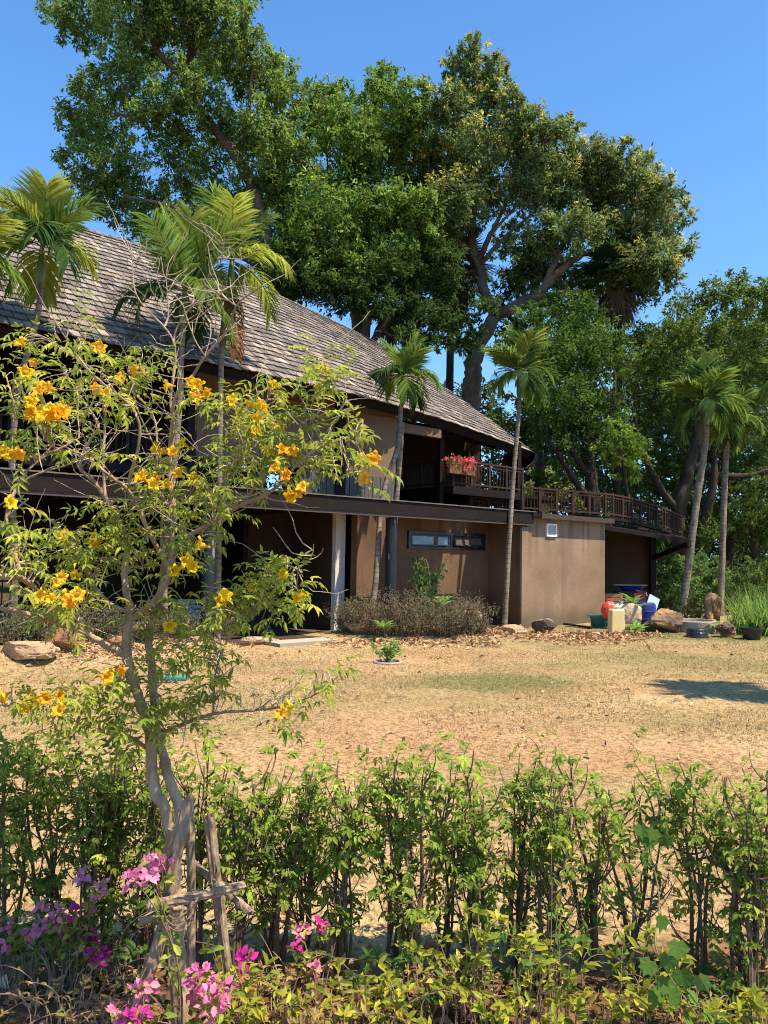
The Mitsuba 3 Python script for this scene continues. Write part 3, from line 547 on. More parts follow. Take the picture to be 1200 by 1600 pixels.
limbs(k, [[(715, 700, 29, .45), (738, 580, 29, .40), (755, 525, 29, .36), (772, 490, 29, .32), (764, 470, 29, .27), (750, 420, 29, .21), (738, 395, 29, .18), (715, 380, 28.8, .13), (690, 345, 28.6, .1)],
          [(772, 495, 29, .25), (800, 482, 28.6, .22), (850, 450, 28.2, .18), (885, 415, 28, .14), (925, 392, 28, .11), (965, 390, 28, .08), (1000, 410, 28, .05)], [(740, 400, 29, .2), (738, 330, 28.6, .14), (745, 250, 28.5, .1), (742, 160, 28.5, .05)],
          [(748, 410, 29, .12), (765, 370, 28.4, .1), (785, 330, 28.2, .07), (800, 290, 28, .04)], [(750, 415, 29, .1), (775, 385, 28.3, .08), (800, 360, 28, .05), (840, 330, 28, .03)], [(850, 450, 28.2, .14), (880, 380, 27.8, .1), (910, 310, 27.6, .05)], [(763, 372, 28.4, .06), (790, 340, 28, .05), (820, 310, 27.8, .03)], [(800, 480, 28.6, .12), (850, 462, 28, .1), (910, 455, 27.8, .04)]], seed=6, twigs=4)
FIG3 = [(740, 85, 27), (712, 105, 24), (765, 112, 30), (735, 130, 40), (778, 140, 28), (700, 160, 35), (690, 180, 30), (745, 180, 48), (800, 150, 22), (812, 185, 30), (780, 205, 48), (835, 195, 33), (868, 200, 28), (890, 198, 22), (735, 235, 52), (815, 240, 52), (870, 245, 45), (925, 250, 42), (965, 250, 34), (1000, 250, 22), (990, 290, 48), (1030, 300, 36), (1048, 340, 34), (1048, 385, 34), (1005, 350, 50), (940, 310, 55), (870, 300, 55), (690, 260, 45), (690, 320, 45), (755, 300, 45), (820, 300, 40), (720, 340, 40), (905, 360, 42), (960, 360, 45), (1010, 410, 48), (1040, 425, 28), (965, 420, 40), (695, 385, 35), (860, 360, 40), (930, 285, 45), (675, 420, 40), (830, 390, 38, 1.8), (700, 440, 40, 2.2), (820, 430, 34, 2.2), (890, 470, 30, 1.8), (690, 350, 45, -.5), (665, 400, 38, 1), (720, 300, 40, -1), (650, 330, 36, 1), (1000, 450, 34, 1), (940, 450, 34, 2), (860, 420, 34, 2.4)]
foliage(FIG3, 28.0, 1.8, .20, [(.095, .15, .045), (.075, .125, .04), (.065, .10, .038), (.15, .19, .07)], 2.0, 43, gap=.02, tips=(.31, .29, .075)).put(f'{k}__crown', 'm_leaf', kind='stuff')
# understorey trees
def tree(label, blobs, Y, thick, size, cols, dens, seed, trunk, branches=(), gap=.04, wl=.42, cat='tree', name='broadleaf_tree', droop=.45):
    k = thing(name, label, cat); limbs(k, [trunk, *branches], seed=seed, m='m_tree_bark'); foliage(blobs, Y, thick, size, cols, dens, seed, gap=gap, wl=wl, droop=droop).put(f'{k}__crown', 'm_leaf', kind='stuff'); return k
GR = [(.055, .11, .02), (.085, .15, .03), (.035, .07, .018)]
tree('dense green tree below the olive tree, behind the end of the roof', [(870, 490, 45), (915, 495, 40), (945, 525, 40), (890, 545, 55), (850, 560, 45), (930, 580, 50), (870, 620, 50), (930, 640, 50), (850, 660, 40), (880, 690, 45), (790, 545, 30), (720, 545, 26), (830, 505, 35), (690, 535, 22)], 25.5, 1.3, .17, GR, 1.25, 51,
     [(925, 870, 25.5, .26), (925, 760, 25.5, .22), (915, 680, 25.5, .18), (900, 600, 25.5, .1)], [[(925, 790, 25.5, .14), (885, 730, 25.2, .11), (860, 690, 25, .06)], [(920, 700, 25.5, .12), (955, 640, 25, .08), (960, 580, 25, .04)], [(925, 745, 25.5, .12), (900, 715, 25.2, .09), (880, 640, 25, .05)]])
tree('broad tree with layered crowns standing behind the leaning grey palm', [(1090, 475, 40), (1130, 455, 38), (1170, 460, 42), (1210, 470, 40), (1060, 510, 42), (1110, 520, 50), (1170, 520, 50), (1220, 540, 50), (1010, 530, 36), (1040, 560, 45), (1085, 580, 50), (1150, 590, 55), (1210, 610, 55), (1010, 590, 42), (980, 560, 34), (1040, 630, 45), (1160, 650, 48), (1210, 680, 55)], 27.5, 1.6, .18, [(.06, .11, .02), (.10, .16, .03), (.04, .075, .02), (.13, .16, .04)], 1.2, 52,
     [(1075, 880, 27, .3), (1065, 780, 27, .26), (1085, 700, 27, .2), (1100, 600, 27, .12), (1110, 520, 27, .05)], [[(1060, 800, 27, .16), (1010, 720, 26.6, .12), (990, 640, 26.4, .06)], [(1085, 730, 27, .16), (1140, 745, 26.6, .12), (1200, 735, 26.3, .08), (1240, 720, 26, .05)], [(1075, 860, 27, .2), (1110, 780, 26.5, .16), (1115, 700, 26.4, .08)]])
tree('small tree with a bright rounded crown over the terrace railing', [(975, 690, 36), (1000, 705, 24), (950, 708, 26), (960, 670, 22), (985, 730, 30)], 24.0, .7, .14, [(.09, .17, .03), (.13, .21, .04), (.06, .11, .02)], 1.5, 53, [(985, 900, 24, .14), (985, 800, 24, .11), (975, 740, 24, .08), (972, 700, 24, .03)])
tree('shadowy tree filling the middle of the grove behind the terrace', [(1030, 690, 45), (1070, 660, 40), (1000, 760, 36), (1050, 740, 42), (1110, 690, 46), (1150, 720, 46), (1190, 760, 50), (1090, 770, 40), (900, 740, 38), (860, 745, 32), (1000, 640, 40), (940, 770, 34)], 29.0, 1.5, .19, [(.035, .07, .018), (.05, .09, .02), (.07, .12, .03)], .95, 54, [(1130, 900, 29, .22), (1140, 820, 29, .18), (1120, 740, 29, .12), (1100, 690, 29, .06)], [[(1130, 860, 29, .12), (1170, 790, 28.6, .08), (1190, 730, 28.4, .04)]])
tree('pale green tree seen through the gap above the terrace railing', [(850, 745, 26), (880, 755, 24), (835, 765, 22), (900, 775, 24), (860, 780, 24), (925, 785, 22)], 33, .8, .18, [(.17, .22, .06), (.12, .18, .05), (.22, .25, .08)], 1.3, 55, [(870, 900, 33, .14), (870, 820, 33, .11), (865, 760, 33, .05)])
tree('dark tree beyond the grove at the edge of the picture', [(1140, 820, 46), (1190, 830, 50), (1100, 830, 36), (1180, 780, 46), (1230, 800, 50), (1080, 800, 32), (1210, 880, 40)], 27.0, 1.2, .17, [(.05, .09, .02), (.07, .12, .03), (.035, .06, .015)], 1.0, 56, [(1185, 930, 27, .18), (1180, 860, 27, .14), (1170, 790, 27, .06)])
tree('dark tree in the deep shade behind the roof ridge', [(700, 400, 36), (640, 530, 30), (430, 430, 40), (480, 440, 42), (530, 455, 42), (580, 470, 42), (630, 480, 40), (680, 500, 40), (725, 520, 32), (600, 420, 36), (650, 440, 36), (540, 400, 34), (700, 450, 30), (760, 480, 26), (450, 400, 30)], 25.6, 1.0, .18, [(.04, .07, .02), (.055, .10, .025), (.025, .05, .015)], 1.8, 57, [(560, 860, 25.8, .3), (565, 640, 25.8, .25), (575, 480, 25.8, .12)], [[(565, 560, 25.8, .14), (620, 480, 25.6, .08)]])
tree('dark tree standing in the shade behind the forked trunk', [(800, 440, 38), (850, 475, 38), (830, 405, 34), (790, 385, 30), (900, 500, 36), (715, 470, 32), (700, 500, 28), (760, 330, 26), (690, 440, 32), (810, 350, 24), (930, 440, 32), (880, 430, 34), (740, 440, 28), (660, 500, 30), (800, 500, 36), (840, 540, 34)], 32.0, 1.2, .2, [(.035, .065, .02), (.05, .09, .025), (.025, .05, .015)], 1.35, 58, [(845, 880, 32, .26), (842, 640, 32, .2), (840, 480, 32, .1)], [[(842, 560, 32, .12), (780, 470, 32, .06)]])
def shrub(label, blobs, Y, thick, size, cols, dens, seed, name='shrub', cat='shrub', wl=.42, droop=.1, group=None):
    k = thing(name, label, cat, group); r = np.random.default_rng(seed); b = MB()
    bx = np.mean([q[0] for q in blobs]); g = at(bx, 900, Y); g = A([g[0], g[1], float(zg(g[0], g[1]))])
    for q in blobs:
        for _ in range(2):
            e = at(q[0] + r.normal(0, q[2] * .3), q[1], Y); a = g + A([(e[0] - g[0]) * .6, r.normal(0, .1), 0]); b.tube(spline([a, (a + e) / 2 + r.normal(0, .04, 3), e], 7), np.linspace(.02, .006, 7), 5)
    b.put(f'{k}__stems', 'm_stem', kind='stuff'); foliage(blobs, Y, thick, size, cols, dens, seed, droop=droop, wl=wl).put(f'{k}__foliage', 'm_leaf', kind='stuff'); return k
BR = [(.09, .17, .05), (.13, .22, .07), (.06, .11, .035)]
shrub('bright leafy shrub between the house and the leaning grey palm', [(1045, 885, 26), (1060, 910, 28), (1030, 915, 24), (1075, 890, 26), (1050, 940, 26), (1030, 940, 20), (1080, 930, 24)], 24.5, .5, .14, BR, 1.8, 61)
shrub('spreading bright shrub behind the dog and straight palm', [(1110, 885, 28), (1130, 905, 28), (1100, 915, 28), (1150, 910, 26), (1120, 940, 24), (1150, 935, 22), (1095, 940, 22)], 24.8, .5, .14, BR, 1.6, 62)
shrub('shady shrub at the picture edge beyond the tufted grass', [(1180, 900, 28), (1200, 925, 28), (1170, 930, 24), (1215, 890, 28), (1190, 945, 20)], 23.5, .5, .14, [(.06, .11, .03), (.09, .15, .04)], 1.6, 63)
shrub('low yellow green shrub at the foot of the leaning palm', [(1055, 955, 13), (1070, 947, 14), (1085, 955, 13), (1040, 962, 10), (1075, 962, 12), (1095, 962, 9)], 20.2, .25, .07, [(.16, .17, .045), (.11, .14, .035), (.20, .19, .07)], 4.0, 64)
# far woods: nobody could count these
wb = []; r4 = np.random.default_rng(9)
for px in range(-260, 1480, 62):
    top = 560 if px < 560 else 640 if px < 800 else 560
    for py in range(top, 900, 62): wb.append((px + r4.uniform(-25, 25), py + r4.uniform(-25, 25), 62))
foliage(wb, 46, 3.0, .42, [(.03, .06, .018), (.05, .085, .022), (.07, .10, .03)], .55, 71).put('distant_woods', 'm_leaf')
labels['distant_woods'] = {'label': 'dark mass of woodland far behind the house', 'category': 'woods', 'kind': 'stuff'}
# ---------------------------------------------------------------- fan palms in the shade behind the roof
def fan_palm(label, crown, Y, seed, n=18, R=1.1, dead=8, pet=.9):
    r = np.random.default_rng(seed); k = thing('fan_palm', label, 'fan palm'); C = at(*crown, Y); b = MB()
    b.tube([C + Z3 * .1, C - Z3 * 2, A([C[0], C[1], C[2] - 5]), A([C[0], C[1], 0])], [.16, .15, .16, .2], 10); b.put(f'{k}__trunk', 'm_tree_bark', smooth=True)
    for i in range(n + dead):
        isd = i >= n; az = i * 2.4 + r.uniform(-.3, .3); el = (1.25 - 1.6 * i / n) if not isd else r.uniform(-1.45, -1.1); d = A([math.cos(az) * math.cos(el), math.sin(az) * math.cos(el), math.sin(el)])
        m = MB(); e = C + d * pet * (1 if not isd else .8) - Z3 * .08; col = A([.022, .04, .013]) * math.exp(r.normal(0, .25)) if not isd else A([.12, .08, .045]) * math.exp(r.normal(0, .3))
        m.tube([C, (C + e) / 2 + Z3 * .05, e], .018, 5, col * 1.2); sd = unit(np.cross(d, Z3 + .01)); nn = np.cross(sd, d)
        for a in np.linspace(-1.75, 1.75, 22):
            dd = unit(d * math.cos(a) + sd * math.sin(a)); L = R * (.8 + .2 * math.cos(a)) * (1 if not isd else .8) * r.uniform(.9, 1.05); ac = unit(np.cross(dd, nn)); w = .05
            dn = -Z3 * (.22 if not isd else .6); p1 = e + dd * L * .55; p2 = e + dd * L + dn * L * r.uniform(.5, 1.2)
            m.add([e, p1 + ac * w + nn * .02, p1 - ac * w + nn * .02, p2], [[0, 1, 2], [1, 3, 2]], col * math.exp(r.normal(0, .12)))
        m.put(f'{k}__{"leaf" if not isd else "dead_leaf"}', 'm_leaf')
fan_palm('shaded fan palm behind the ridge below the rounder fig', (612, 470), 29.8, 1, R=1.0)
fan_palm('shaggy fan palm hidden behind the forked trunk', (705, 425), 30.5, 2, R=1.25, dead=14)
fan_palm('fan palm with a skirt of dead fronds under the golden crown', (965, 432), 28.2, 3, R=1.15, dead=18)
fan_palm('lighter fan palm peeping through a gap over the ridge', (560, 415), 31.0, 4, R=1.0, dead=3)
# ---------------------------------------------------------------- rocks
def rock(label, px, py, w, h, m, seed, yaw=0.0, flat=.8, dep=.8, name='boulder', sink=.12):
    """px, py: the foot of the rock in the photograph; w, h in metres"""
    g = gnd(px, py); r = np.random.default_rng(seed)
    s = trimesh.creation.icosphere(4); v = s.vertices.copy()
    for _ in range(13):                         # chop flat faces
        n = unit(r.normal(size=3)); o = r.uniform(.52, .88); dd = v @ n; v -= np.outer(np.maximum(dd - o, 0), n)
    v *= 1 + .34 * (meshkit.fbm(v * 2.2 + seed, 5, seed)[:, None] - .5) - .30 * np.abs(meshkit.fbm(v * 5 + seed, 3, seed + 5)[:, None] - .5)
    v /= np.abs(v).max(0); v *= A([w / 2, w / 2 * dep, h / 2 * (1 + sink)]); ca, sa = math.cos(yaw), math.sin(yaw)
    v = v @ A([[ca, sa, 0], [-sa, ca, 0], [0, 0, 1]]) + A([g[0], g[1] + w / 2 * dep * .6, g[2] + h / 2 - h * sink / 2 - .02])
    key = thing(name, label, 'rock'); k = MB().add(v, s.faces)
    scene[key] = mikit.ply((np.vstack(k.v), np.vstack(k.f)), m, smooth=32)
rock('pale flat topped rock nearest to the red boulder', 32, 1034, .80, .27, 'm_rock_pale', 1, .3)
rock('red brown boulder beside the pale flat topped rock', 92, 1020, .78, .36, 'm_rock_red', 2)
rock('orange flat rock lying low by the door step', 408, 1006, .78, .14, 'm_rock_pale', 3, dep=.5)
rock('dark lump of rock standing behind the orange flat rock', 410, 993, .42, .22, 'm_rock_dark', 4)
rock('small dark rock behind the twin stems of the flowering tree', 215, 1003, .55, .3, 'm_rock_dark', 5)
rock('reddish rock half hidden among the fallen leaves by the flower tree', 180, 1012, .45, .2, 'm_rock_red', 6)
rock('rounded pale rock among shrubs at the doorway end of the mound', 563, 992, 1.0, .40, 'm_rock_pale', 7)
rock('sandy rock among the shrubs at the far end of the mound', 728, 985, .7, .42, 'm_rock_pale', 8)
rock('low smooth stone in front of the shaded return wall', 803, 990, .62, .20, 'm_rock_pale', 9, dep=.6)
rock('dark jagged rock against the corner of the sunlit wall', 853, 990, .56, .34, 'm_rock_dark', 10)
rock('big brown boulder with an orange broken face by the ring planter', 1043, 989, .98, .60, 'm_rock_dark', 11, dep=.7)
rock('dark rounded rock beside the ring planter and tufted grass', 1139, 996, .56, .36, 'm_rock_dark', 12, .7)
rock('small red rock at the end of the shrub mound', 755, 990, .3, .2, 'm_rock_red', 13)
rock('flat brown stone lying inside the doorway', 455, 972, .6, .16, 'm_rock_dark', 14, dep=.5)
# ---------------------------------------------------------------- planting bed and small plants
bed = [(.15, .16, .07), (.10, .115, .05), (.19, .15, .10), (.17, .13, .12)]
def bedshrub(label, px, py, w, h, seed, cols=bed, n=2600, name='bed_shrub', size=.055):
    k = thing(name, label, 'shrub'); g = gnd(px, py) + A([0, .25, 0]); g[2] = zg(g[0], g[1]); r = np.random.default_rng(seed); b = MB(); tips = []
    for _ in range(70):
        e = g + A([r.normal(0, w * .27), r.normal(0, w * .18), h * r.uniform(.35, 1.1)]); a = g + A([(e[0] - g[0]) * .55, (e[1] - g[1]) * .5, 0]); p = spline([a, (a + e) / 2 + r.normal(0, .05, 3), e], 6); b.tube(p, np.linspace(.008, .003, 6), 4); tips.append(p)
    b.put(f'{k}__stems', 'm_stem', kind='stuff'); T_ = np.vstack([t[2:] for t in tips]); P = T_[r.integers(len(T_), size=n)] + r.normal(0, .045, (n, 3)); m = MB()
    leaves(m, P, rdir(n, r) + A([0, 0, .25]), rdir(n, r) * .7 + Z3, size * r.uniform(.6, 1.3, n), size * .35, tint(cols, n, r)); m.put(f'{k}__foliage', 'm_leaf', kind='stuff')
for i, (px, py, w, h, lb) in enumerate([(548, 992, .9, .55, 'dry brownish shrub at the doorway end of the mound'), (600, 998, 1.0, .75, 'dry shrub on the mound in front of the black pipe'), (648, 1000, 1.0, .8, 'tallest dry shrub in the middle of the mound'),
        (695, 1000, 1.0, .72, 'dry shrub on the mound below the long window'), (738, 996, .8, .6, 'dry shrub beside the sandy rock of the mound')]): bedshrub(lb, px, py, w, h, 100 + i)
olive = [(.06, .075, .04), (.11, .12, .07), (.17, .16, .11)]
for i, (px, py, w, h, lb) in enumerate([(25, 1016, 1.0, .5, 'grey leaved shrub behind the pale flat topped rock'), (95, 1006, 1.0, .46, 'grey leaved shrub behind the red boulder'), (160, 1006, .9, .42, 'grey leaved shrub behind the flower tree stems'), (268, 1003, .8, .36, 'dark purplish shrub beyond the flowering tree'), (345, 998, .9, .35, 'low dark shrub by the blue grey pipe column')]): bedshrub(lb, px, py, w, h, 120 + i, olive, 1700)
def broadplant(label, px, py, L, n, seed, col, h=.1, name='broadleaf_plant', up=.7, Y=None):
    k = thing(name, label, 'plant'); g = gnd(px, py) if Y is None else at(px, py, Y); r = np.random.default_rng(seed); b = MB(); b.tube([g, g + Z3 * (h + .02)], .012, 6, A(col) * .7); b.put(f'{k}__stem', 'm_matte')
    for i in range(n):
        az = i * 2.4 + r.uniform(-.3, .3); m = MB(); leaves(m, [g + Z3 * h * (.5 + .5 * i / n)], [A([math.cos(az), math.sin(az), up + r.uniform(-.3, .4)])], [A([-math.cos(az) * .6, -math.sin(az) * .6, 1])], L * r.uniform(.75, 1.1), L * .33, A(col) * math.exp(r.normal(0, .2)), LEAF6); m.put(f'{k}__leaf', 'm_leaf')
broadplant('bright rosette plant with pointed leaves on the mound below the window', 692, 958, .3, 12, 1, (.16, .28, .08), .2, Y=15.0)
broadplant('lighter long leaved plant in front of the mound shrubs', 600, 990, .28, 11, 2, (.15, .26, .07), .1, Y=14.3)
broadplant('broad leaved plant rising behind the cream container', 990, 965, .42, 10, 3, (.12, .22, .05), .35, Y=17.9)
broadplant('sprawling leafy plant in front of the blue barrel', 992, 990, .36, 12, 4, (.14, .24, .06), .1, up=.35)
broadplant('pale leaved pot plant beside the black tub', 1120, 990, .28, 8, 5, (.22, .34, .10), .14)
k = thing('climbing_shrub', 'dark green climbing shrub against the window wall', 'shrub'); b = MB(); g = at(660, 950, 15.9); r = np.random.default_rng(4); P = []
for _ in range(9):
    e = g + A([r.normal(0, .22), r.uniform(-.1, .25), r.uniform(.4, 1.0)]); p = spline([g + A([0, 0, -.4]), (g + e) / 2 + r.normal(0, .05, 3), e], 8); b.tube(p, .008, 4); P.append(p[2:])
b.put(f'{k}__stems', 'm_stem', kind='stuff'); P = np.vstack(P); P = P[r.integers(len(P), size=420)] + r.normal(0, .06, (420, 3)); m = MB(); leaves(m, P, rdir(420, r) + A([0, 0, -.4]), rdir(420, r) + A([.3, -.4, .7]), .13, .05, tint([(.05, .10, .025), (.08, .15, .04)], 420, r)); m.put(f'{k}__foliage', 'm_leaf', kind='stuff')
# seedling on the lawn
k = thing('seedling', 'small green seedling in a bare ring on the lawn', 'plant'); g = gnd(606, 1036); b = MB(); r = np.random.default_rng(6); an = np.linspace(0, 6.283, 25)
b.tube(np.stack([g[0] + .2 * np.cos(an), g[1] + .2 * np.sin(an), g[2] + .012 + 0 * an], -1), .022, 6, (.35, .30, .25), cap=False); b.put(f'{k}__rim', 'm_matte'); b = MB(); m = MB()
for i in range(8):
    e = g + A([r.normal(0, .10), r.normal(0, .08), r.uniform(.16, .36)]); b.tube([g, (g + e) / 2 + A([0, 0, .02]), e], .006, 4, (.14, .12, .05)); t = r.uniform(.3, 1, 26)[:, None]; leaves(m, g + (e - g) * t + r.normal(0, .02, (26, 3)), rdir(26, r) + A([0, 0, .4]), rdir(26, r) + Z3, .075, .04, tint([(.10, .20, .05), (.16, .26, .07)], 26, r))
b.put(f'{k}__stems', 'm_matte', kind='stuff'); m.put(f'{k}__foliage', 'm_leaf', kind='stuff')
# tufted grass at the right edge
def tuft(label, px, py, n, L, seed, cols, spread, Y=None):
    k = thing('grass_tuft', label, 'grass'); g = gnd(px, py); r = np.random.default_rng(seed); m = MB(); n_ = n
    for i in range(n_):
        az = r.uniform(0, 6.28); el = r.uniform(.7, 1.5); l = L * r.uniform(.5, 1.1); p = [g + A([r.normal(0, spread), r.normal(0, spread), 0])]; d = A([math.cos(az) * math.cos(el), math.sin(az) * math.cos(el), math.sin(el)])
        for _ in range(4): p.append(p[-1] + d * l / 4); d = unit(d - Z3 * .22)
        p = A(p); ac = unit(np.cross(d, Z3)); w = A([1, 1, .8, .5, .05])[:, None] * .012; m.add(np.concatenate([p + ac * w, p - ac * w]), [[j, j + 1, 6 + j, 5 + j] for j in range(4)], tint(cols, 1, r)[0])
    m.put(f'{k}__blades', 'm_leaf', kind='stuff')
tuft('tall tufted grass clump at the picture edge beside the dark rock', 1182, 990, 420, 1.15, 1, [(.14, .24, .05), (.20, .28, .08), (.10, .17, .04)], .22)
tuft('second tufted grass clump cut off by the picture edge', 1212, 992, 260, 1.0, 2, [(.12, .2, .05), (.18, .25, .07)], .2)
# ---------------------------------------------------------------- things by the sunlit wall
def lathe(prof, n=24, col=(.5, .5, .5), off=(0, 0, 0), sx=1.0, sy=1.0):
    prof = A(prof, float); an = np.arange(n) * 2 * np.pi / n; v = np.stack([np.outer(prof[:, 0], np.cos(an)) * sx, np.outer(prof[:, 0], np.sin(an)) * sy, np.repeat(prof[:, 1][:, None], n, 1)], -1).reshape(-1, 3) + A(off)
    i, j = np.meshgrid(np.arange(len(prof) - 1), np.arange(n), indexing='ij'); return MB().add(v, np.stack([i * n + j, i * n + (j + 1) % n, (i + 1) * n + (j + 1) % n, (i + 1) * n + j], -1).reshape(-1, 4), col)
def place(label, name, cat, px, py, Y=None):
    g = gnd(px, py) if Y is None else at(px, py, Y); return thing(name, label, cat), g
k, g = place('teal plastic laundry basket on the leaves by the sunlit wall', 'laundry_basket', 'basket', 937, 980); tc = (.01, .16, .13)
lathe([(0, .01), (.17, .01), (.18, 0), (.19, .02), (.235, .25), (.225, .25), (.18, .03), (0, .03)], 20, tc, g, 1.0, .72).put(f'{k}__body', 'm_gloss', smooth=False); lathe([(.225, .25), (.26, .25), (.262, .285), (.225, .285), (.225, .25)], 20, A(tc) * 1.2, g, 1.0, .74).put(f'{k}__rim', 'm_gloss')
for i in range(10):
    a = -2.9 + i * .29; b = MB(); c = g + A([.207 * math.cos(a), .15 * math.sin(a), .13]); o = unit(A([math.cos(a), math.sin(a) * 1.3, -.2])); b.obox(c, unit(np.cross(o, Z3)) * .012, Z3 * .085, o * .012, A(tc) * .55); b.put(f'{k}__rib', 'm_gloss')
for sg in (-1, 1): b = MB(); b.tube([g + A([sg * .25, -.05, .27]), g + A([sg * .30, 0, .29]), g + A([sg * .25, .05, .27])], .014, 6, tc); b.put(f'{k}__handle', 'm_gloss')
k, g = place('cream plastic jerrycan standing upside on the fallen leaves', 'container', 'container', 965, 990); b = MB(); cc = (.68, .54, .25)
def rbox(c, hx, hy, hz, r_=.04, yaw=0., n=4, taper=1.0):
    import manifold3d as m3
    sp = m3.Manifold.sphere(r_, 16); pts = [sp.translate([sx * (hx - r_) * (taper if sz > 0 else 1), sy * (hy - r_) * (taper if sz > 0 else 1), sz * (hz - r_)]) for sx in (-1, 1) for sy in (-1, 1) for sz in (-1, 1)]
    h = m3.Manifold.batch_hull(pts).rotate([0, 0, math.degrees(yaw)]).translate(list(map(float, c))); me = h.to_mesh(); return trimesh.Trimesh(me.vert_properties[:, :3], me.tri_verts, process=False)
b.mesh(rbox(g + A([0, .1, .26]), .165, .11, .265, .035, .15, taper=.92), cc); b.put(f'{k}__body', 'm_gloss', smooth=False)
b = MB(); b.tube([g + A([-.06, .1, .52]), g + A([-.05, .1, .57]), g + A([.06, .1, .57]), g + A([.07, .1, .52])], .016, 7, cc); b.put(f'{k}__handle', 'm_gloss'); lathe([(.03, .5), (.03, .55), (.001, .552)], 14, (.5, .42, .25), g + A([.11, .1, 0])).put(f'{k}__cap', 'm_gloss')
def sack(label, px, py, Y, w, h, d, col, seed, name='sack', cat='bag', m='m_matte'):
    k = thing(name, label, cat); g = at(px, py, Y); s = trimesh.creation.icosphere(3); v = s.vertices.copy(); v = np.sign(v) * np.abs(v) ** .75; v *= 1 + .35 * (meshkit.fbm(v * 1.8 + seed, 3, seed)[:, None] - .5); v *= A([w / 2, d / 2, h / 2]); v[:, 2] = np.maximum(v[:, 2], -h * .42)
    MB().add(v + g + Z3 * h * .42, s.faces, col).put(f'{k}__body', m, smooth=False); r = np.random.default_rng(seed)
    b = MB(); c = g + Z3 * h * .86
    for _ in range(6): b.tube([c, c + A([r.normal(0, .05), r.normal(0, .04), .06]), c + A([r.normal(0, .1), r.normal(0, .06), .09])], [.02, .022, .004], 5, A(col) * .9)
    b.put(f'{k}__knot', m)
sack('red plastic bag behind the teal basket', 952, 966, 18.0, .36, .42, .3, (.62, .06, .035), 1, m='m_gloss', name='plastic_bag')
sack('grey white plastic bag beside the red bag', 970, 966, 17.9, .38, .36, .3, (.48, .46, .44), 2, name='plastic_bag')
sack('pale beige sack slumped behind the cream jerrycan', 984, 975, 17.9, .52, .52, .4, (.52, .38, .25), 3)
k, g = place('dark blue plastic barrel behind the broad leaved plant', 'barrel', 'barrel', 1007, 967, 18.3)
lathe([(0, 0), (.22, 0), (.25, .03), (.262, .12), (.27, .13), (.262, .15), (.27, .3), (.28, .31), (.27, .33), (.262, .45), (.24, .5), (.20, .52), (0, .52)], 26, (.012, .03, .17), g - Z3 * .12).put(f'{k}__body', 'm_gloss', smooth=False); lathe([(.06, .515), (.06, .55), (0, .55)], 12, (.01, .02, .1), g + A([.1, 0, -.12])).put(f'{k}__bung', 'm_gloss')
k, g = place('pale blue printed sheet of board propped on the big brown boulder', 'notice_board', 'board', 1019, 945, 18.15); a1, a2 = unit(A([.86, .25, -.42])), unit(A([.36, .2, .9])); nn = unit(np.cross(a1, a2)); b = MB(); b.obox(g, a1 * .15, a2 * .21, nn * .006, (.50, .62, .72)); b.put(f'{k}__sheet', 'm_matte')
b = MB(); b.obox(g - nn * .0085 + a1 * .04 - a2 * .03, a1 * .045, a2 * .05, nn * .002, (.12, .20, .36)); b.put(f'{k}__print', 'm_matte')
# under the canopy
k, g = place('dark metal work table with a blue basin under the canopy', 'work_table', 'table', 985, 950, 21.3); b = MB(); ct = at(985, 925, 21.3); b.obox(ct, A([.42, 0, 0]), A([0, .25, 0]), Z3 * .02, (.05, .04, .035)); b.put(f'{k}__table_top', 'm_matte')
for sx in (-1, 1):
    for sy in (-1, 1): b = MB(); q = ct + A([sx * .38, sy * .21, 0]); b.tube([q - Z3 * .02, A([q[0], q[1], float(zg(q[0], q[1]))])], .02, 6, (.04, .035, .03)); b.put(f'{k}__leg', 'm_matte')
k = thing('basin', 'dark blue basin standing on the work table', 'basin'); lathe([(0, .0), (.22, .0), (.34, .13), (.36, .14), (.35, .15), (.33, .14), (.21, .02), (0, .02)], 24, (.012, .025, .18), ct + A([.02, 0, .022]), 1, .7).put(f'{k}__bowl', 'm_gloss')
k = thing('wooden_board', 'pale wooden board laid across the blue basin', 'board'); b = MB(); b.obox(ct + A([0, .03, .19]), A([.45, .02, 0]), A([0, .11, 0]), Z3 * .018, (.35, .24, .15)); b.put(f'{k}__plank', 'm_matte')
for i, (px, py, lb) in enumerate([(956, 948, 'wooden crate at the bottom of the stack beside the sunlit wall'), (955, 930, 'wooden crate on top of the stack beside the sunlit wall')]):
    k = thing('wooden_crate', lb, 'crate'); c = at(px, py, 21.0); c[2] = .05 + i * .34 + .16; w = .27
    for j in range(3):
        for sy in (-1, 1): b = MB(); b.obox(c + A([0, sy * .18, -.12 + j * .11]), A([w, 0, 0]), A([0, .01, 0]), Z3 * .047, A([.27, .15, .08]) * (1 + .12 * (j - 1))); b.put(f'{k}__slat', 'm_matte')
        for sx in (-1, 1): b = MB(); b.obox(c + A([sx * (w - .012), 0, -.12 + j * .11]), A([.01, 0, 0]), A([0, .168, 0]), Z3 * .047, (.22, .12, .07)); b.put(f'{k}__slat', 'm_matte')
    b = MB(); b.obox(c - Z3 * .165, A([w - .02, 0, 0]), A([0, .17, 0]), Z3 * .01, (.2, .11, .06)); b.put(f'{k}__bottom', 'm_matte')
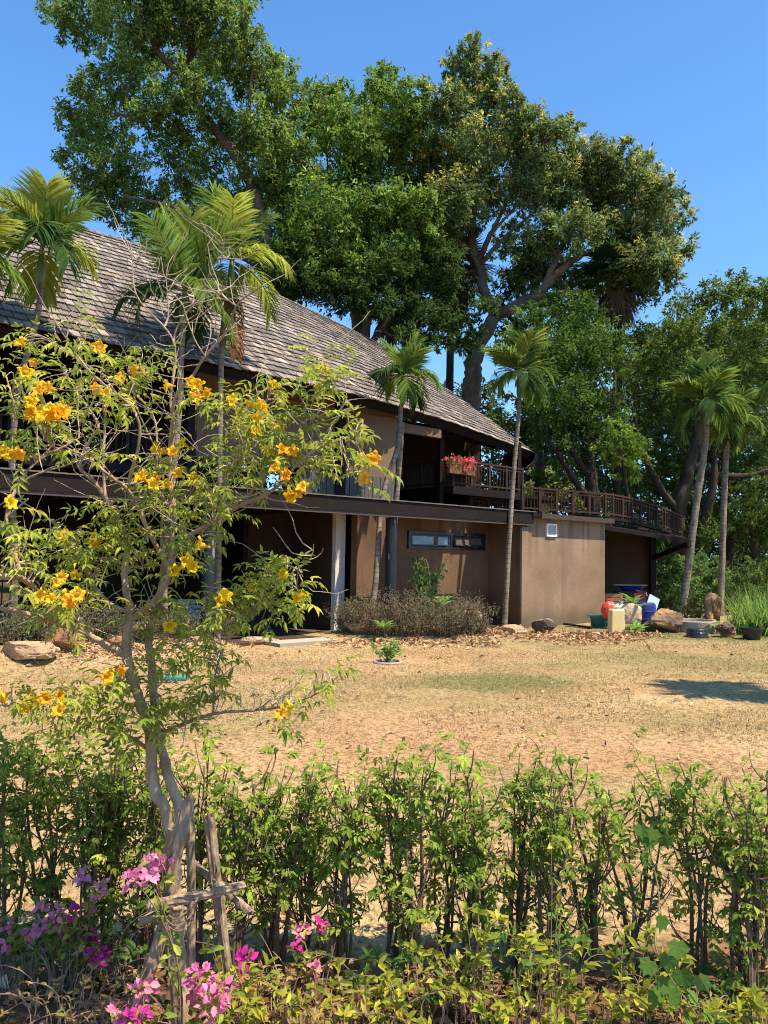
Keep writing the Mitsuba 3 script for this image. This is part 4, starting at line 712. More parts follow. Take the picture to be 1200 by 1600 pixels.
k = thing('red_box', 'red storage tin next to the blue basin under the canopy', 'box'); c = at(1000, 935, 20.9); b = MB(); b.mesh(rbox(c, .13, .13, .17, .02), (.40, .02, .015)); b.put(f'{k}__body', 'm_gloss'); b = MB(); b.mesh(rbox(c + Z3 * .185, .135, .135, .018, .01), (.25, .015, .01)); b.put(f'{k}__lid', 'm_gloss'); b = MB(); b.obox(c - A([.134, 0, 0]), A([.004, 0, 0]), A([0, .11, 0]), Z3 * .13, (.5, .45, .4)); b.put(f'{k}__side_label', 'm_matte')
k = thing('standpipe_tap', 'bright metal tap on a thin pipe beside the red tin', 'tap'); q = at(1009, 925, 20.8); b = MB(); b.tube([at(994, 922, 20.8), at(1002, 924, 20.8), q], .012, 6, (.3, .3, .3)); b.put(f'{k}__pipe', 'm_gloss'); b = MB(); b.tube([q, q - Z3 * .10], .03, 8, (.7, .7, .72)); b.tube([q - A([.05, 0, .09]), q + A([.05, 0, -.09])], .02, 6, (.7, .7, .72)); b.put(f'{k}__handle', 'm_gloss')
# ring planter, tub, planks
k, g = place('round concrete ring planter beside the big brown boulder', 'ring_planter', 'planter', 1098, 990); g = g + A([0, .55, 0]); rc = (.30, .26, .21)
lathe([(.50, -.05), (.52, .14), (.53, .24), (.50, .262), (.45, .258), (.43, .18), (.43, -.05)], 36, rc, g).put(f'{k}__ring', 'm_matte', smooth=False); lathe([(.425, .18), (.2, .2), (0, .21)], 24, (.16, .11, .07), g).put(f'{k}__soil', 'm_matte')
k, g = place('small black upturned tub in front of the ring planter', 'tub', 'tub', 1094, 997); lathe([(.235, 0), (.235, .03), (.215, .035), (.20, .17), (.19, .185), (0, .19)], 26, (.022, .026, .03), g + A([0, .15, 0])).put(f'{k}__body', 'm_gloss', smooth=False); lathe([(.212, .1), (.218, .108), (.212, .116)], 26, (.03, .034, .038), g + A([0, .15, 0])).put(f'{k}__band', 'm_gloss')
k = thing('timber_plank', 'weathered dark plank lying on leaves before the sunlit wall', 'plank'); p, q = gnd(883, 978) + Z3 * .05, gnd(925, 983) + Z3 * .03; b = MB(); b.beam(p, q, .14, .035); b.put(f'{k}__board', 'm_dark_wood')
k = thing('timber_plank', 'black plank lying beyond the ring planter', 'plank'); b = MB(); b.beam(at(1128, 984, 18.4), at(1178, 990, 17.9), .16, .06); b.put(f'{k}__board', 'm_dark_wood')
k = thing('flower_pot', 'black plastic pot holding the tufted grass', 'pot'); g = gnd(1178, 1000); lathe([(.16, 0), (.22, .22), (.24, .22), (.24, .25), (.2, .25), (.15, .03)], 20, (.015, .016, .018), g + A([0, .1, 0])).put(f'{k}__body', 'm_gloss'); lathe([(.2, .2), (0, .21)], 20, (.08, .05, .03), g + A([0, .1, 0])).put(f'{k}__soil', 'm_matte')
k = thing('valve_box', 'small teal cover set in the lawn behind the flowering tree', 'cover'); g = gnd(268, 1062); b = MB(); b.mesh(rbox(g + Z3 * .02, .19, .09, .03, .012), (.05, .25, .20)); b.put(f'{k}__lid', 'm_gloss'); b = MB(); b.mesh(rbox(g + A([0, 0, .0]), .21, .105, .025, .01), (.02, .10, .08)); b.put(f'{k}__frame', 'm_gloss')
# balcony flowers
k = thing('flower_box', 'box of red and pink flowers hung on the balcony railing', 'flower box'); r = np.random.default_rng(12); s0, s1 = s_at(695, dB), s_at(735, dB)
b = MB(); fb(b, s0, s1, dB - .16, dB - .045, UZ + .30, UZ + .52, (.16, .08, .045)); b.put(f'{k}__trough', 'm_matte'); m = MB(); n = 420
P = A([fac(r.uniform(s0, s1), dB - .1 + r.normal(0, .06), UZ + .56 + r.normal(0, .07)) for _ in range(n)]); leaves(m, P, rdir(n, r) + Z3 * .2, rdir(n, r) + Z3, .06, .04, tint([(.10, .17, .05), (.07, .12, .03)], n, r)); m.put(f'{k}__foliage', 'm_leaf', kind='stuff'); fm = MB(); n = 520
cl = A([fac(r.uniform(s0, s1), dB - .12 + r.normal(0, .06), UZ + .60 + r.normal(0, .08)) for _ in range(60)]); P = cl[r.integers(60, size=n)] + r.normal(0, .025, (n, 3)); leaves(fm, P, rdir(n, r), rdir(n, r) + A([0, -1, .5]), .055, .05, tint([(.75, .05, .07), (.8, .16, .2), (.7, .03, .03), (.85, .4, .45)], n, r, .12)); fm.put(f'{k}__flowers', 'm_petal', kind='stuff')
# fallen leaves
r = np.random.default_rng(77); P = []
for _ in range(600): P.append(gnd(r.uniform(-60, 1260), 985 + 230 * r.random() ** 1.5))
for _ in range(1500): P.append(gnd(r.normal(925, 55), 990 + abs(r.normal(0, 7))))
for _ in range(500): P.append(gnd(r.normal(770, 28), 988 + r.normal(0, 5)))
for _ in range(700): P.append(gnd(r.normal(170, 90), 1018 + r.normal(0, 7)))
for _ in range(500): P.append(gnd(r.uniform(500, 780), 1006 + r.normal(0, 4)))
for _ in range(350): P.append(A([r.uniform(-2.2, 2.2), r.uniform(2.5, 4.2), 0]))
P = A(P); P[:, 2] = zg(P[:, 0], P[:, 1]) + .012; n = len(P); D = rdir(n, r); D[:, 2] *= .3; N = r.normal(0, .35, (n, 3)) + Z3; L = np.where(P[:, 1] < 12, .055, .085) * np.exp(r.normal(0, .3, n)); m = MB()
cu = (LEAF4[0] + A([[0, 0, 0], [0, 0, .14], [0, 0, .12], [0, 0, .10]]), LEAF4[1]); leaves(m, P, D, N, L, L * .5, tint([(.44, .29, .15), (.34, .20, .10), (.54, .42, .26), (.24, .13, .065), (.42, .22, .11)], n, r), cu)
m.put('fallen_leaves', 'm_matte'); labels['fallen_leaves'] = {'label': 'dry brown fallen leaves scattered over the lawn', 'category': 'leaves', 'kind': 'stuff'}
# dry grass of the lawn close to the hedge
n = 60000; r = np.random.default_rng(78); yy = 2.6 + 6.4 * r.random(n) ** 1.4; xx = r.uniform(-1, 1, n) * (yy * .56 + .3); P = np.stack([xx, yy, zg(xx, yy) - .004], -1)
keep = (yy > 3.5) | (r.random(n) < .25); P = P[keep]; n = len(P); h = r.uniform(.012, .038, n); d = unit(r.normal(0, .75, (n, 3)) + Z3); d[:, 2] = np.abs(d[:, 2]); ac = unit(np.cross(d, rdir(n, r)))
v = np.stack([P + ac * .0025, P - ac * .0025, P + d * h[:, None]], 1); m = MB(); m.add(v.reshape(-1, 3), np.arange(3 * n).reshape(-1, 3), np.repeat(tint([(.38, .27, .135), (.29, .20, .09), (.44, .34, .19), (.20, .19, .08)], n, r, .15), 3, 0)); 
n2 = 110000; yy = 6.5 + 12.5 * r.random(n2) ** .9; xx = r.uniform(-1, 1, n2) * (yy * .54 + .3); q = np.stack([xx, yy, zg(xx, yy) - .004], -1)
gr = sum(w * np.exp(-(((xx - a) / c) ** 2 + ((yy - b_) / d_) ** 2)) for a, b_, c, d_, w in [(1.55, 9.9, .9, .8, 1.5), (4.8, 12.6, 1.8, 1.6, .75), (7.3, 17.0, 3.6, 1.8, 1.2), (.2, 8.6, 1.6, .5, .45)]); f_ = O + 0; dd_ = (q[:, :2] - f_) @ W2; ok = (dd_ < -.1) & (meshkit.fbm(q * .9, 3, 4) > .42); q, gr = q[ok], gr[ok]; n2 = len(q)
h = r.uniform(.02, .055, n2); d = unit(r.normal(0, .6, (n2, 3)) + Z3); d[:, 2] = np.abs(d[:, 2]); ac = unit(np.cross(d, rdir(n2, r))); isg = (r.random(n2) < gr * .8)[:, None]
cg = np.where(isg, tint([(.13, .19, .05), (.20, .24, .08)], n2, r, .2), tint([(.36, .25, .12), (.27, .18, .08), (.42, .32, .17)], n2, r, .15)); v = np.stack([q + ac * .004, q - ac * .004, q + d * h[:, None]], 1); m.add(v.reshape(-1, 3), np.arange(3 * n2).reshape(-1, 3), np.repeat(cg, 3, 0))
m.put('dry_grass', 'm_matte'); labels['dry_grass'] = {'label': 'short dry grass blades of the sun burnt lawn', 'category': 'grass', 'kind': 'stuff'}
# ---------------------------------------------------------------- the dog, seen from behind
import manifold3d as m3
def hulls(bones, ref=.02):
    M = None
    for (p, a), (q, c) in bones:
        h = m3.Manifold.batch_hull([m3.Manifold.sphere(a, 18).translate(list(map(float, p))), m3.Manifold.sphere(c, 18).translate(list(map(float, q)))]); M = h if M is None else M + h
    me = M.refine_to_length(ref).to_mesh(); t = trimesh.Trimesh(me.vert_properties[:, :3], me.tri_verts); trimesh.smoothing.filter_taubin(t, .5, -.53, 14); return t
k = thing('dog', 'shaggy tan dog standing with its back to the viewer under the palms', 'dog'); g = A([*at(1115, 968, 19.4)[:2], 0]); g[2] = zg(g[0], g[1]); S = 1.0
J = lambda x, y, z: (x * S, y * S, z * S)
dog = [((J(0, .05, .56), .135), (J(0, .38, .53), .15)), ((J(0, .38, .53), .15), (J(0, .66, .52), .165)), ((J(0, .66, .54), .14), (J(.02, .86, .58), .085)), ((J(.02, .86, .58), .085), (J(.05, 1.0, .50), .085)), ((J(.05, 1.0, .50), .08), (J(.07, 1.17, .44), .04)),
       ((J(0, .0, .60), .05), (J(.02, -.10, .56), .035)), ((J(.02, -.10, .56), .035), (J(.03, -.16, .42), .03)), ((J(.03, -.16, .42), .03), (J(.04, -.15, .30), .018))]
for sx in (-1, 1):
    dog += [((J(sx * .075, .06, .52), .115), (J(sx * .095, .13, .36), .075)), ((J(sx * .095, .13, .36), .072), (J(sx * .10, -.06, .20), .036)), ((J(sx * .10, -.06, .20), .036), (J(sx * .10, -.02, .05), .03)), ((J(sx * .10, -.02, .03), .034), (J(sx * .10, .06, .025), .03)),
            ((J(sx * .09, .68, .45), .085), (J(sx * .10, .66, .27), .045)), ((J(sx * .10, .66, .27), .042), (J(sx * .10, .68, .05), .03)), ((J(sx * .10, .68, .03), .034), (J(sx * .10, .75, .025), .03)), ((J(.05 + sx * .06, .96, .575), .03), (J(.05 + sx * .085, .95, .52), .02))]
ya = -.32; t = hulls(dog); v = np.asarray(t.vertices); v = v + .012 * (meshkit.fbm(v * 22, 3)[:, None] - .5); ca, sa = math.cos(ya), math.sin(ya)
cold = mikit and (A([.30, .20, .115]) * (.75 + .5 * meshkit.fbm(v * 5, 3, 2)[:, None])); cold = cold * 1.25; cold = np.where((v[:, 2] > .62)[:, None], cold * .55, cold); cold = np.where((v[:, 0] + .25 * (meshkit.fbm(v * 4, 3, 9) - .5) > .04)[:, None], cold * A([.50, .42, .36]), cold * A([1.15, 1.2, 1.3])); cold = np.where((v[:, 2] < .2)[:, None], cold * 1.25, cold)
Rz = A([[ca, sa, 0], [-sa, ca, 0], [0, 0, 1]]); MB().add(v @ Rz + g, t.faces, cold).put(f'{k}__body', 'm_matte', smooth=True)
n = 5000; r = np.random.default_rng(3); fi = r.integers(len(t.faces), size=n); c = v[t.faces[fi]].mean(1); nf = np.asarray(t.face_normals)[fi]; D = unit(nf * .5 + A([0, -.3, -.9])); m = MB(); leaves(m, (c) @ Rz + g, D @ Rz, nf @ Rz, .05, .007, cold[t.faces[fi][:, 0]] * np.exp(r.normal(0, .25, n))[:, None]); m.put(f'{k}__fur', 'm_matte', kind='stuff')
# ---------------------------------------------------------------- the yellow flowering tree
TY = 2.62
k = thing('trumpet_flower_tree', 'slender pale barked tree covered with yellow trumpet flowers inside the hedge', 'flowering tree'); TREE = k
r = np.random.default_rng(50); skel = []
def branch(path, r0, r1, part='branch', dy=(0, 0), sides=8, mat='m_pale_bark', jit=.0):
    Ys = np.linspace(TY + dy[0], TY + dy[1], len(path)); pts = spline([at(a, b_, y) for (a, b_), y in zip(path, Ys)], 5 * len(path)); n = len(pts)
    rad = np.linspace(r0, r1, n) * .78 * TY / F * (1 + .06 * r.normal(size=n)); pts = pts + r.normal(0, 1, pts.shape) * rad[:, None] * .12
    b = MB(); b.tube(pts, rad, sides); b.put(f'{k}__{part}', mat, smooth=True); skel.append(pts)
g0 = at(286, 1600, TY)
branch([(288, 1660), (281, 1590), (277, 1500), (273, 1420), (270, 1350), (269, 1290)], 19, 15, 'trunk', sides=14)
branch([(267, 1305), (257, 1265), (241, 1229), (234, 1153), (223, 1112), (208, 1062), (198, 1021), (200, 978), (204, 960)], 12, 8.5, dy=(0, .02), sides=12)
branch([(272, 1305), (281, 1270), (271, 1235), (254, 1177), (246, 1150), (240, 1100), (239, 1050), (234, 1020), (233, 990), (246, 945), (255, 893), (264, 855), (272, 808), (267, 760), (266, 700), (270, 650)], 11, 4, dy=(0, .12), sides=12)
branch([(204, 962), (198, 927), (195, 899), (198, 856), (187, 820), (174, 794), (164, 776), (140, 746), (124, 728), (131, 712), (140, 688), (154, 668), (148, 652), (120, 612), (100, 580)], 7.5, 1.5, dy=(.02, .25))
branch([(206, 966), (241, 938), (266, 893), (275, 856), (300, 834), (334, 814), (375, 790), (420, 770), (450, 742), (480, 712), (520, 690), (555, 680)], 7, 1.6, dy=(.02, -.3))
branch([(164, 776), (162, 740), (162, 700), (164, 660), (158, 610), (165, 560)], 3.5, 1.2, dy=(.1, .1)); branch([(266, 893), (235, 835), (216, 794), (200, 766), (164, 738), (128, 710), (84, 698), (54, 654), (20, 620)], 5, 1.3, dy=(.06, -.25))
branch([(200, 766), (206, 736), (216, 700), (212, 646), (190, 622), (150, 590), (100, 524), (84, 500)], 4, 1, dy=(0, -.2)); branch([(270, 800), (245, 700), (240, 652), (170, 590), (110, 555), (76, 530)], 3, 1, dy=(.1, .3))
branch([(196, 1022), (159, 1004), (122, 984), (71, 967), (28, 956), (-30, 945)], 7.5, 3.5, dy=(.02, -.25)); branch([(112, 980), (75, 945), (48, 913), (28, 902), (-25, 902)], 6, 4.5, dy=(-.1, -.4)); branch([(28, 902), (25, 871), (10, 810), (26, 762), (46, 732), (80, 708), (130, 680)], 4.5, 1.5, dy=(-.35, -.2))
branch([(198, 955), (144, 907), (125, 865), (93, 825), (37, 786), (-20, 760)], 3.5, 1.2, dy=(.02, .3)); branch([(26, 762), (60, 740), (100, 728), (140, 700)], 2, .8, dy=(-.3, -.3))
branch([(266, 700), (270, 645), (276, 616), (293, 597), (321, 556), (347, 527), (360, 504), (369, 478), (390, 460), (412, 442)], 4.5, 1.2, dy=(.1, -.1)); branch([(369, 478), (352, 466), (338, 455)], 1.4, .7, dy=(-.07, -.1))
branch([(270, 650), (271, 588), (271, 534), (241, 495), (213, 460), (207, 408), (202, 378)], 3, 1, dy=(.1, .25)); branch([(271, 534), (295, 484), (315, 456), (334, 415), (347, 395), (344, 368)], 2.4, .9, dy=(.16, .05)); branch([(340, 405), (358, 390)], 1, .6, dy=(.06, .06)); branch([(258, 510), (263, 484), (261, 421), (272, 398)], 1.6, .7, dy=(.2, .3)); branch([(207, 430), (215, 402), (214, 392)], 1, .5, dy=(.22, .22))
branch([(321, 556), (300, 520), (290, 490), (283, 470)], 1.6, .7, dy=(0, .1)); branch([(245, 1148), (290, 1130), (330, 1116), (380, 1111), (440, 1104), (490, 1086), (522, 1070)], 4.5, 1.2, dy=(.05, -.25)); branch([(333, 1115), (334, 1085), (354, 1004), (387, 967), (417, 933), (454, 896), (479, 879), (490, 850)], 2.6, .9, dy=(.0, -.1))
branch([(230, 1170), (190, 1150), (150, 1140), (90, 1110), (40, 1104), (-20, 1098)], 4, 1.6, dy=(.03, -.2)); branch([(375, 790), (410, 745), (455, 690), (500, 640), (510, 600), (505, 560)], 2.6, .9, dy=(-.15, -.2)); branch([(334, 814), (350, 750), (385, 690), (410, 640), (432, 600)], 2.6, .9, dy=(-.1, 0)); branch([(480, 712), (520, 660), (540, 620)], 1.5, .6, dy=(-.2, -.2)); branch([(258, 890), (252, 830), (255, 780), (250, 720), (215, 640), (218, 570)], 3, 1, dy=(.1, .2))
SK = np.vstack(skel)
tw = MB(); lf, fl = [], []
def twig_to(px, py, w=1.0):
    pr = proj(SK); d2 = (pr[:, 0] - px) ** 2 + (pr[:, 1] - py) ** 2; i = int(np.argmin(d2 + r.uniform(0, 400, len(d2)))); a = SK[i]; Yt = a[1] + r.normal(0, .10); e = at(px, py, max(Yt, 2.0))
    p = spline([a, a + (e - a) * .5 + r.normal(0, .02, 3) + Z3 * .015, e], 7); tw.tube(p, np.linspace(.0030, .0012, 7) * w, 4, A([.38, .30, .2])); return p
ZONES = [(20, 575), (45, 560), (75, 555), (100, 575), (130, 545), (150, 565), (60, 600), (20, 600), (110, 600), (90, 540), (160, 590), (185, 575), (120, 620), (140, 640), (165, 625), (200, 600), (215, 560), (230, 580), (250, 575), (235, 600), (150, 530), (230, 620), (190, 640), (215, 640), (100, 660), (60, 680), (40, 700), (80, 690), (130, 690), (10, 640), (30, 545), (180, 610),
 (345, 640), (360, 620), (385, 610), (330, 650), (380, 660), (410, 690), (360, 690), (400, 720), (430, 610), (455, 600), (490, 570), (505, 560), (480, 600), (510, 600), (440, 650), (480, 680), (510, 690), (540, 690), (500, 720), (540, 720), (560, 740), (470, 710), (520, 740), (490, 740), (450, 740), (380, 740), (350, 740), (320, 700), (330, 730), (300, 700), (470, 640), (420, 650), (450, 690), (390, 700), (425, 720), (525, 590), (550, 700), (405, 620), (355, 660), (435, 700),
 (240, 720), (220, 735), (260, 750), (300, 760), (340, 770), (370, 780), (310, 790), (280, 780), (350, 800), (320, 810), (240, 770), (170, 810), (150, 805), (130, 820), (200, 800), (230, 810), (20, 830), (10, 860), (50, 850), (60, 870), (90, 870), (110, 870), (130, 850), (80, 890), (110, 840), (150, 860), (170, 850), (180, 880), (220, 870), (240, 850), (230, 890), (160, 890), (200, 840), (290, 820), (310, 870), (280, 900), (130, 910), (100, 920), (150, 930), (100, 960), (80, 950), (115, 970), (30, 890), (330, 790), (360, 770), (265, 835), (300, 850),
 (340, 940), (360, 920), (380, 950), (400, 920), (420, 900), (440, 910), (410, 960), (380, 970), (450, 920), (470, 910), (430, 940), (350, 960), (400, 890), (230, 960), (260, 965), (290, 980), (240, 990), (280, 1010), (300, 1020), (320, 1000), (250, 1020), (270, 1040), (310, 1040), (330, 1030), (160, 1070), (140, 1090), (180, 1090), (120, 1080), (200, 1100), (150, 1120), (100, 1110), (180, 1130), (230, 1100), (250, 1110), (270, 1100), (290, 1110), (310, 1090), (330, 1100), (230, 1140), (210, 1150), (60, 1110), (20, 1105), (300, 1150), (480, 1078), (440, 1130), (515, 1072), (190, 1170), (130, 1140), (80, 1130)]
def pinnate(p, d, L, nl, ll, col, acc, wr=.33):
    """a compound leaf: leaflets in pairs along a drooping stalk"""
    up = Z3 + r.normal(0, .25, 3); sd = unit(np.cross(d, up)); q = p.copy(); dd = d.copy(); m = max(2, nl // 2)
    for i in range(m):
        q = q + dd * L / m; dd = unit(dd - Z3 * .22)
        for sg in (-1, 1): acc.append((q, unit(sd * sg + dd * .75 - Z3 * r.uniform(.1, .5)), unit(np.cross(sd, dd) * 1.0 + r.normal(0, .3, 3) + Z3 * .4), ll * r.uniform(.7, 1.1), wr, col * math.exp(r.normal(0, .16))))
    acc.append((q, unit(dd - Z3 * .2), unit(Z3 + r.normal(0, .3, 3)), ll * 1.15, wr, col))
TC = A([[.19, .25, .04], [.26, .31, .05], [.12, .18, .033], [.34, .33, .06]])
for px, py in ZONES:
    for rep in range(2 if py < 800 else 3):
        p = twig_to(px + r.normal(0, 11), py + r.normal(0, 11))
        for _ in range(3):
            a = p[r.integers(3, 7)]; d = unit(r.normal(size=3) * A([1, .8, .5]) + A([0, -.15, .25])); pinnate(a, d, r.uniform(.05, .10), r.choice([4, 6, 6, 8]), r.uniform(.026, .042), tint(TC, 1, r, .12)[0], lf)
for _ in range(420):                      # bare twigs
    i = r.integers(len(SK)); a = SK[i]
    if proj(a)[0, 1] > 1130: continue
    d = unit(r.normal(size=3) * A([1, .6, .6]) + Z3 * .7); L = r.uniform(.06, .26); p = [a]
    for _ in range(5): p.append(p[-1] + d * L / 5); d = unit(d + r.normal(0, .22, 3) + Z3 * .05)
    tw.tube(A(p), np.linspace(.0021, .0008, 6), 4, A([.42, .34, .25]))
def put_leaves(acc, key, tm=LEAF6, m='m_leaf'):
    P, D, N = (A([q[i] for q in acc]) for i in range(3)); L = A([q[3] for q in acc]); W = L * A([q[4] for q in acc]); C = A([q[5] for q in acc]); mb = MB(); leaves(mb, P, D, N, L, W, C, tm); return mb.put(key, m, kind='stuff')
FLOWERS = [(30, 530), (155, 542), (52, 566), (40, 580), (62, 610), (75, 605), (212, 574), (222, 582), (186, 592), (155, 607), (166, 613), (170, 628), (260, 602), (300, 597), (312, 600), (308, 616), (325, 614), (362, 624), (392, 630), (410, 640), (402, 655), (432, 602), (505, 582), (437, 666), (398, 672), (95, 645), (70, 647), (52, 648), (84, 650), (45, 643), (103, 634), (65, 602), (48, 625), (18, 710), (8, 708), (30, 710), (240, 708), (250, 706), (268, 704), (282, 692), (278, 738), (302, 745), (238, 757), (218, 743), (258, 757), (244, 748), (463, 768), (471, 764), (455, 772), (567, 748), (585, 716), (570, 722), (430, 736), (440, 700), (420, 706), (455, 703), (443, 740), (18, 786), (307, 852), (288, 880), (300, 884), (272, 890), (98, 898), (118, 900), (88, 905), (70, 922), (64, 932), (80, 936), (100, 930), (118, 932), (108, 940), (124, 928), (265, 977), (353, 928), (347, 937), (440, 896), (472, 930), (463, 934), (392, 914), (175, 1053), (190, 1047), (166, 1058), (52, 1094), (62, 1100), (72, 1088), (44, 1104), (98, 1090), (92, 1108), (6, 1090), (438, 1110), (446, 1106), (103, 836), (152, 838), (146, 848), (58, 640), (76, 637), (408, 632), (415, 648)]
def trumpet(c, d, S, col, rg):
    d = unit(d); a = unit(np.cross(d, [.3, .2, 1])); b = np.cross(d, a); n = 20; an = np.arange(n) * 2 * np.pi / n; V = []; C_ = []
    for z, rad, lob, sh in ((-.052, .004, 0, .75), (-.035, .007, 0, .8), (-.018, .013, 0, .85), (-.002, .017, .04, .9), (.006, .025, .14, 1.0), (.004, .034, .24, 1.05)):
        rr = rad * (1 + lob * np.cos(5 * an) + (rg.normal(0, .06, n) if lob > .1 else 0)) * S; zz = z * S + (.004 * S * np.sin(10 * an + rg.uniform(0, 6)) + rg.normal(0, .0022, n) if lob > .1 else 0 * an)
        V.append(c + np.outer(rr * np.cos(an), a) + np.outer(rr * np.sin(an), b) + np.outer(zz, d)); C_.append(np.tile(A(col) * sh, (n, 1)))
    V, C_ = np.vstack(V), np.vstack(C_); i, j = np.meshgrid(np.arange(5), np.arange(n), indexing='ij'); return MB().add(V, np.stack([i * n + j, i * n + (j + 1) % n, (i + 1) * n + (j + 1) % n, (i + 1) * n + j], -1).reshape(-1, 4), C_)
for px, py in FLOWERS:
    p = twig_to(px + r.normal(0, 2), py + 12 + r.normal(0, 3)); c = at(px + r.normal(0, 2), py + r.normal(0, 2), max(1.9, p[-1][1] - .12)); d = unit(A([r.normal(.15, .9), -1.0, r.uniform(-.6, 1.1)])); trumpet(c, d, r.uniform(.5, .72), A([.95, .62, .03]) * A([1, r.uniform(.8, 1.15), r.uniform(.6, 2)]), r).put(f'{k}__flower', 'm_petal')
    if r.random() < .7: pinnate(p[-1], unit(r.normal(size=3)), .07, 6, .042, tint(TC, 1, r, .12)[0], lf)
tw.put(f'{k}__twigs', 'm_matte', kind='stuff'); put_leaves(lf, f'{k}__foliage')
# ---------------------------------------------------------------- the weathered support of the tree
def log(label, path, Ys, r0, r1, seed, name='tree_stake', cat='stake', rough=.16):
    kk = thing(name, label, cat); rg = np.random.default_rng(seed); pts = spline([at(a, b_, y) for (a, b_), y in zip(path, Ys)], 26); n = len(pts); sides = 16
    b = MB(); b.tube(pts, np.linspace(r0, r1, n) * 1.95 / F, sides, cap=True); v = b.v[0].reshape(n, sides, 3); cx = pts[:, None]; ro = v - cx
    an = np.arange(sides); gr = .8 + .35 * rg.random(sides); ro = ro * (gr[None, :, None] * (1 + rough * (meshkit.fbm(np.stack(np.broadcast_arrays(np.arange(n)[:, None] * .35, an[None] * .7, 0 * an[None]), -1), 3, seed)[..., None] - .5) * 2)); v2 = cx + ro
    ax = unit(pts[-1] - pts[-2]); v2[-1] += ax * (rg.random(sides)[:, None] * .03); v2[0] -= ax * (rg.random(sides)[:, None] * .012)
    b.v[0] = v2.reshape(-1, 3); b.v[1] = v2[0]; b.v[2] = v2[-1]; b.put(f'{kk}__body', 'm_stake', smooth=False)
    b = MB()
    for _ in range(5):
        i = rg.integers(3, n - 5); s = rg.integers(sides); p = v2[i, s]; o = unit(v2[i, s] - pts[i]); q = p + unit(pts[i + 3] - pts[i]) * .07 + o * .02; b.add([p, p + np.cross(o, ax) * .012, q, q - o * .004], [[0, 1, 2], [0, 2, 3]])
    b.put(f'{kk}__splinter', 'm_stake')
log('shredded leaning stake crossing in front of the flowering trunk', [(214, 1640), (236, 1510), (256, 1450), (266, 1385), (280, 1320), (293, 1255)], [2.5, 2.5, 2.51, 2.52, 2.53, 2.54], 13, 11, 1)
log('thin upright stake directly behind the flowering trunk', [(299, 1640), (299, 1500), (299, 1380), (297, 1262)], [2.74] * 4, 9, 8.5, 2); log('thick upright stake standing apart from the trunk', [(362, 1640), (351, 1480), (340, 1390), (328, 1280)], [2.76, 2.75, 2.74, 2.74], 11.5, 12.5, 3)
log('pale cross log tied level in front of the stakes', [(234, 1415), (300, 1402), (370, 1386)], [2.44, 2.52, 2.62], 9.5, 8.5, 4, 'cross_log', 'log'); log('slanting cross log wedged behind the thick stake', [(300, 1347), (345, 1385), (387, 1422)], [2.82, 2.72, 2.62], 7.5, 8, 5, 'cross_log', 'log'); log('short broken log end below the level cross log', [(220, 1440), (250, 1430), (278, 1420)], [2.46, 2.5, 2.55], 7.5, 6, 6, 'cross_log', 'log')
k2 = thing('binding_cord', 'thin frayed cord binding the cross logs to the trunk', 'cord'); b = MB(); rg = np.random.default_rng(8); cc = at(278, 1410, 2.56)
for q in range(3): an = np.linspace(0, 6.6, 26); b.tube(np.stack([cc[0] + .055 * np.cos(an) + .012 * q, cc[1] + .10 * np.sin(an), cc[2] - .03 + .022 * q + .02 * np.sin(an * 2 + q)], -1), .0022, 5, (.22, .16, .11))
b.put(f'{k2}__loops', 'm_matte')
# ---------------------------------------------------------------- the hedge: each shrub a thing
HC = A([[.18, .245, .04], [.13, .19, .034], [.26, .31, .06], [.085, .14, .028]])
HEDGE = [(18, 1150, 100, 1.7, 3.3, 'dense dark hedge shrub cut by the picture edge behind the pink flowers'), (78, 1142, 95, 1.6, 3.42, 'dense hedge shrub second from the picture edge behind the pink flowers'), (128, 1136, 95, 1.6, 3.3, 'dense hedge shrub below the lowest cluster of yellow flowers'), (178, 1152, 90, 1.5, 3.4, 'dense hedge shrub with crowded stems left of the forked trunk'), (222, 1172, 70, 1.1, 3.3, 'narrow hedge shrub right behind the forked trunk'), (318, 1150, 85, 1.1, 3.4, 'open hedge shrub behind the thick upright stake'), (372, 1185, 78, .9, 3.3, 'light yellow green hedge shrub next to the thick stake'),
 (425, 1178, 90, 1.0, 3.35, 'hedge shrub with bare lower stems two shrubs from the thick stake'), (478, 1182, 80, .9, 3.45, 'thin hedge shrub between the bare stemmed and the thick trunked ones'), (532, 1168, 95, 1.1, 3.3, 'thick trunked hedge shrub in front of the flat bare lawn'), (600, 1180, 85, 1.0, 3.4, 'hedge shrub below the seedling on the lawn'), (640, 1162, 105, 1.2, 3.28, 'fullest hedge shrub with several stout dark trunks at the centre'), (700, 1170, 90, 1.1, 3.4, 'hedge shrub just right of the fullest central one'), (748, 1175, 85, 1.0, 3.3, 'hedge shrub with fluted trunk below the green lawn patch'),
 (815, 1180, 85, .9, 3.4, 'slim hedge shrub before the pair with many upright stems'), (868, 1168, 100, 1.0, 3.3, 'many stemmed hedge shrub with a tall leafy top'), (915, 1185, 85, .9, 3.4, 'sparse hedge shrub with stems parting like a fan'), (985, 1195, 95, .8, 3.3, 'bare hedge shrub beside the wide gap in the hedge'), (1098, 1182, 95, .9, 3.25, 'dark stemmed hedge shrub on the far side of the wide gap'), (1168, 1188, 95, 1.1, 3.1, 'dark stemmed hedge shrub nearest to the picture edge and shadow'), (1225, 1180, 90, 1.1, 3.2, 'hedge shrub just cut off by the picture edge after the gap')]
r0s = np.random.default_rng(299)
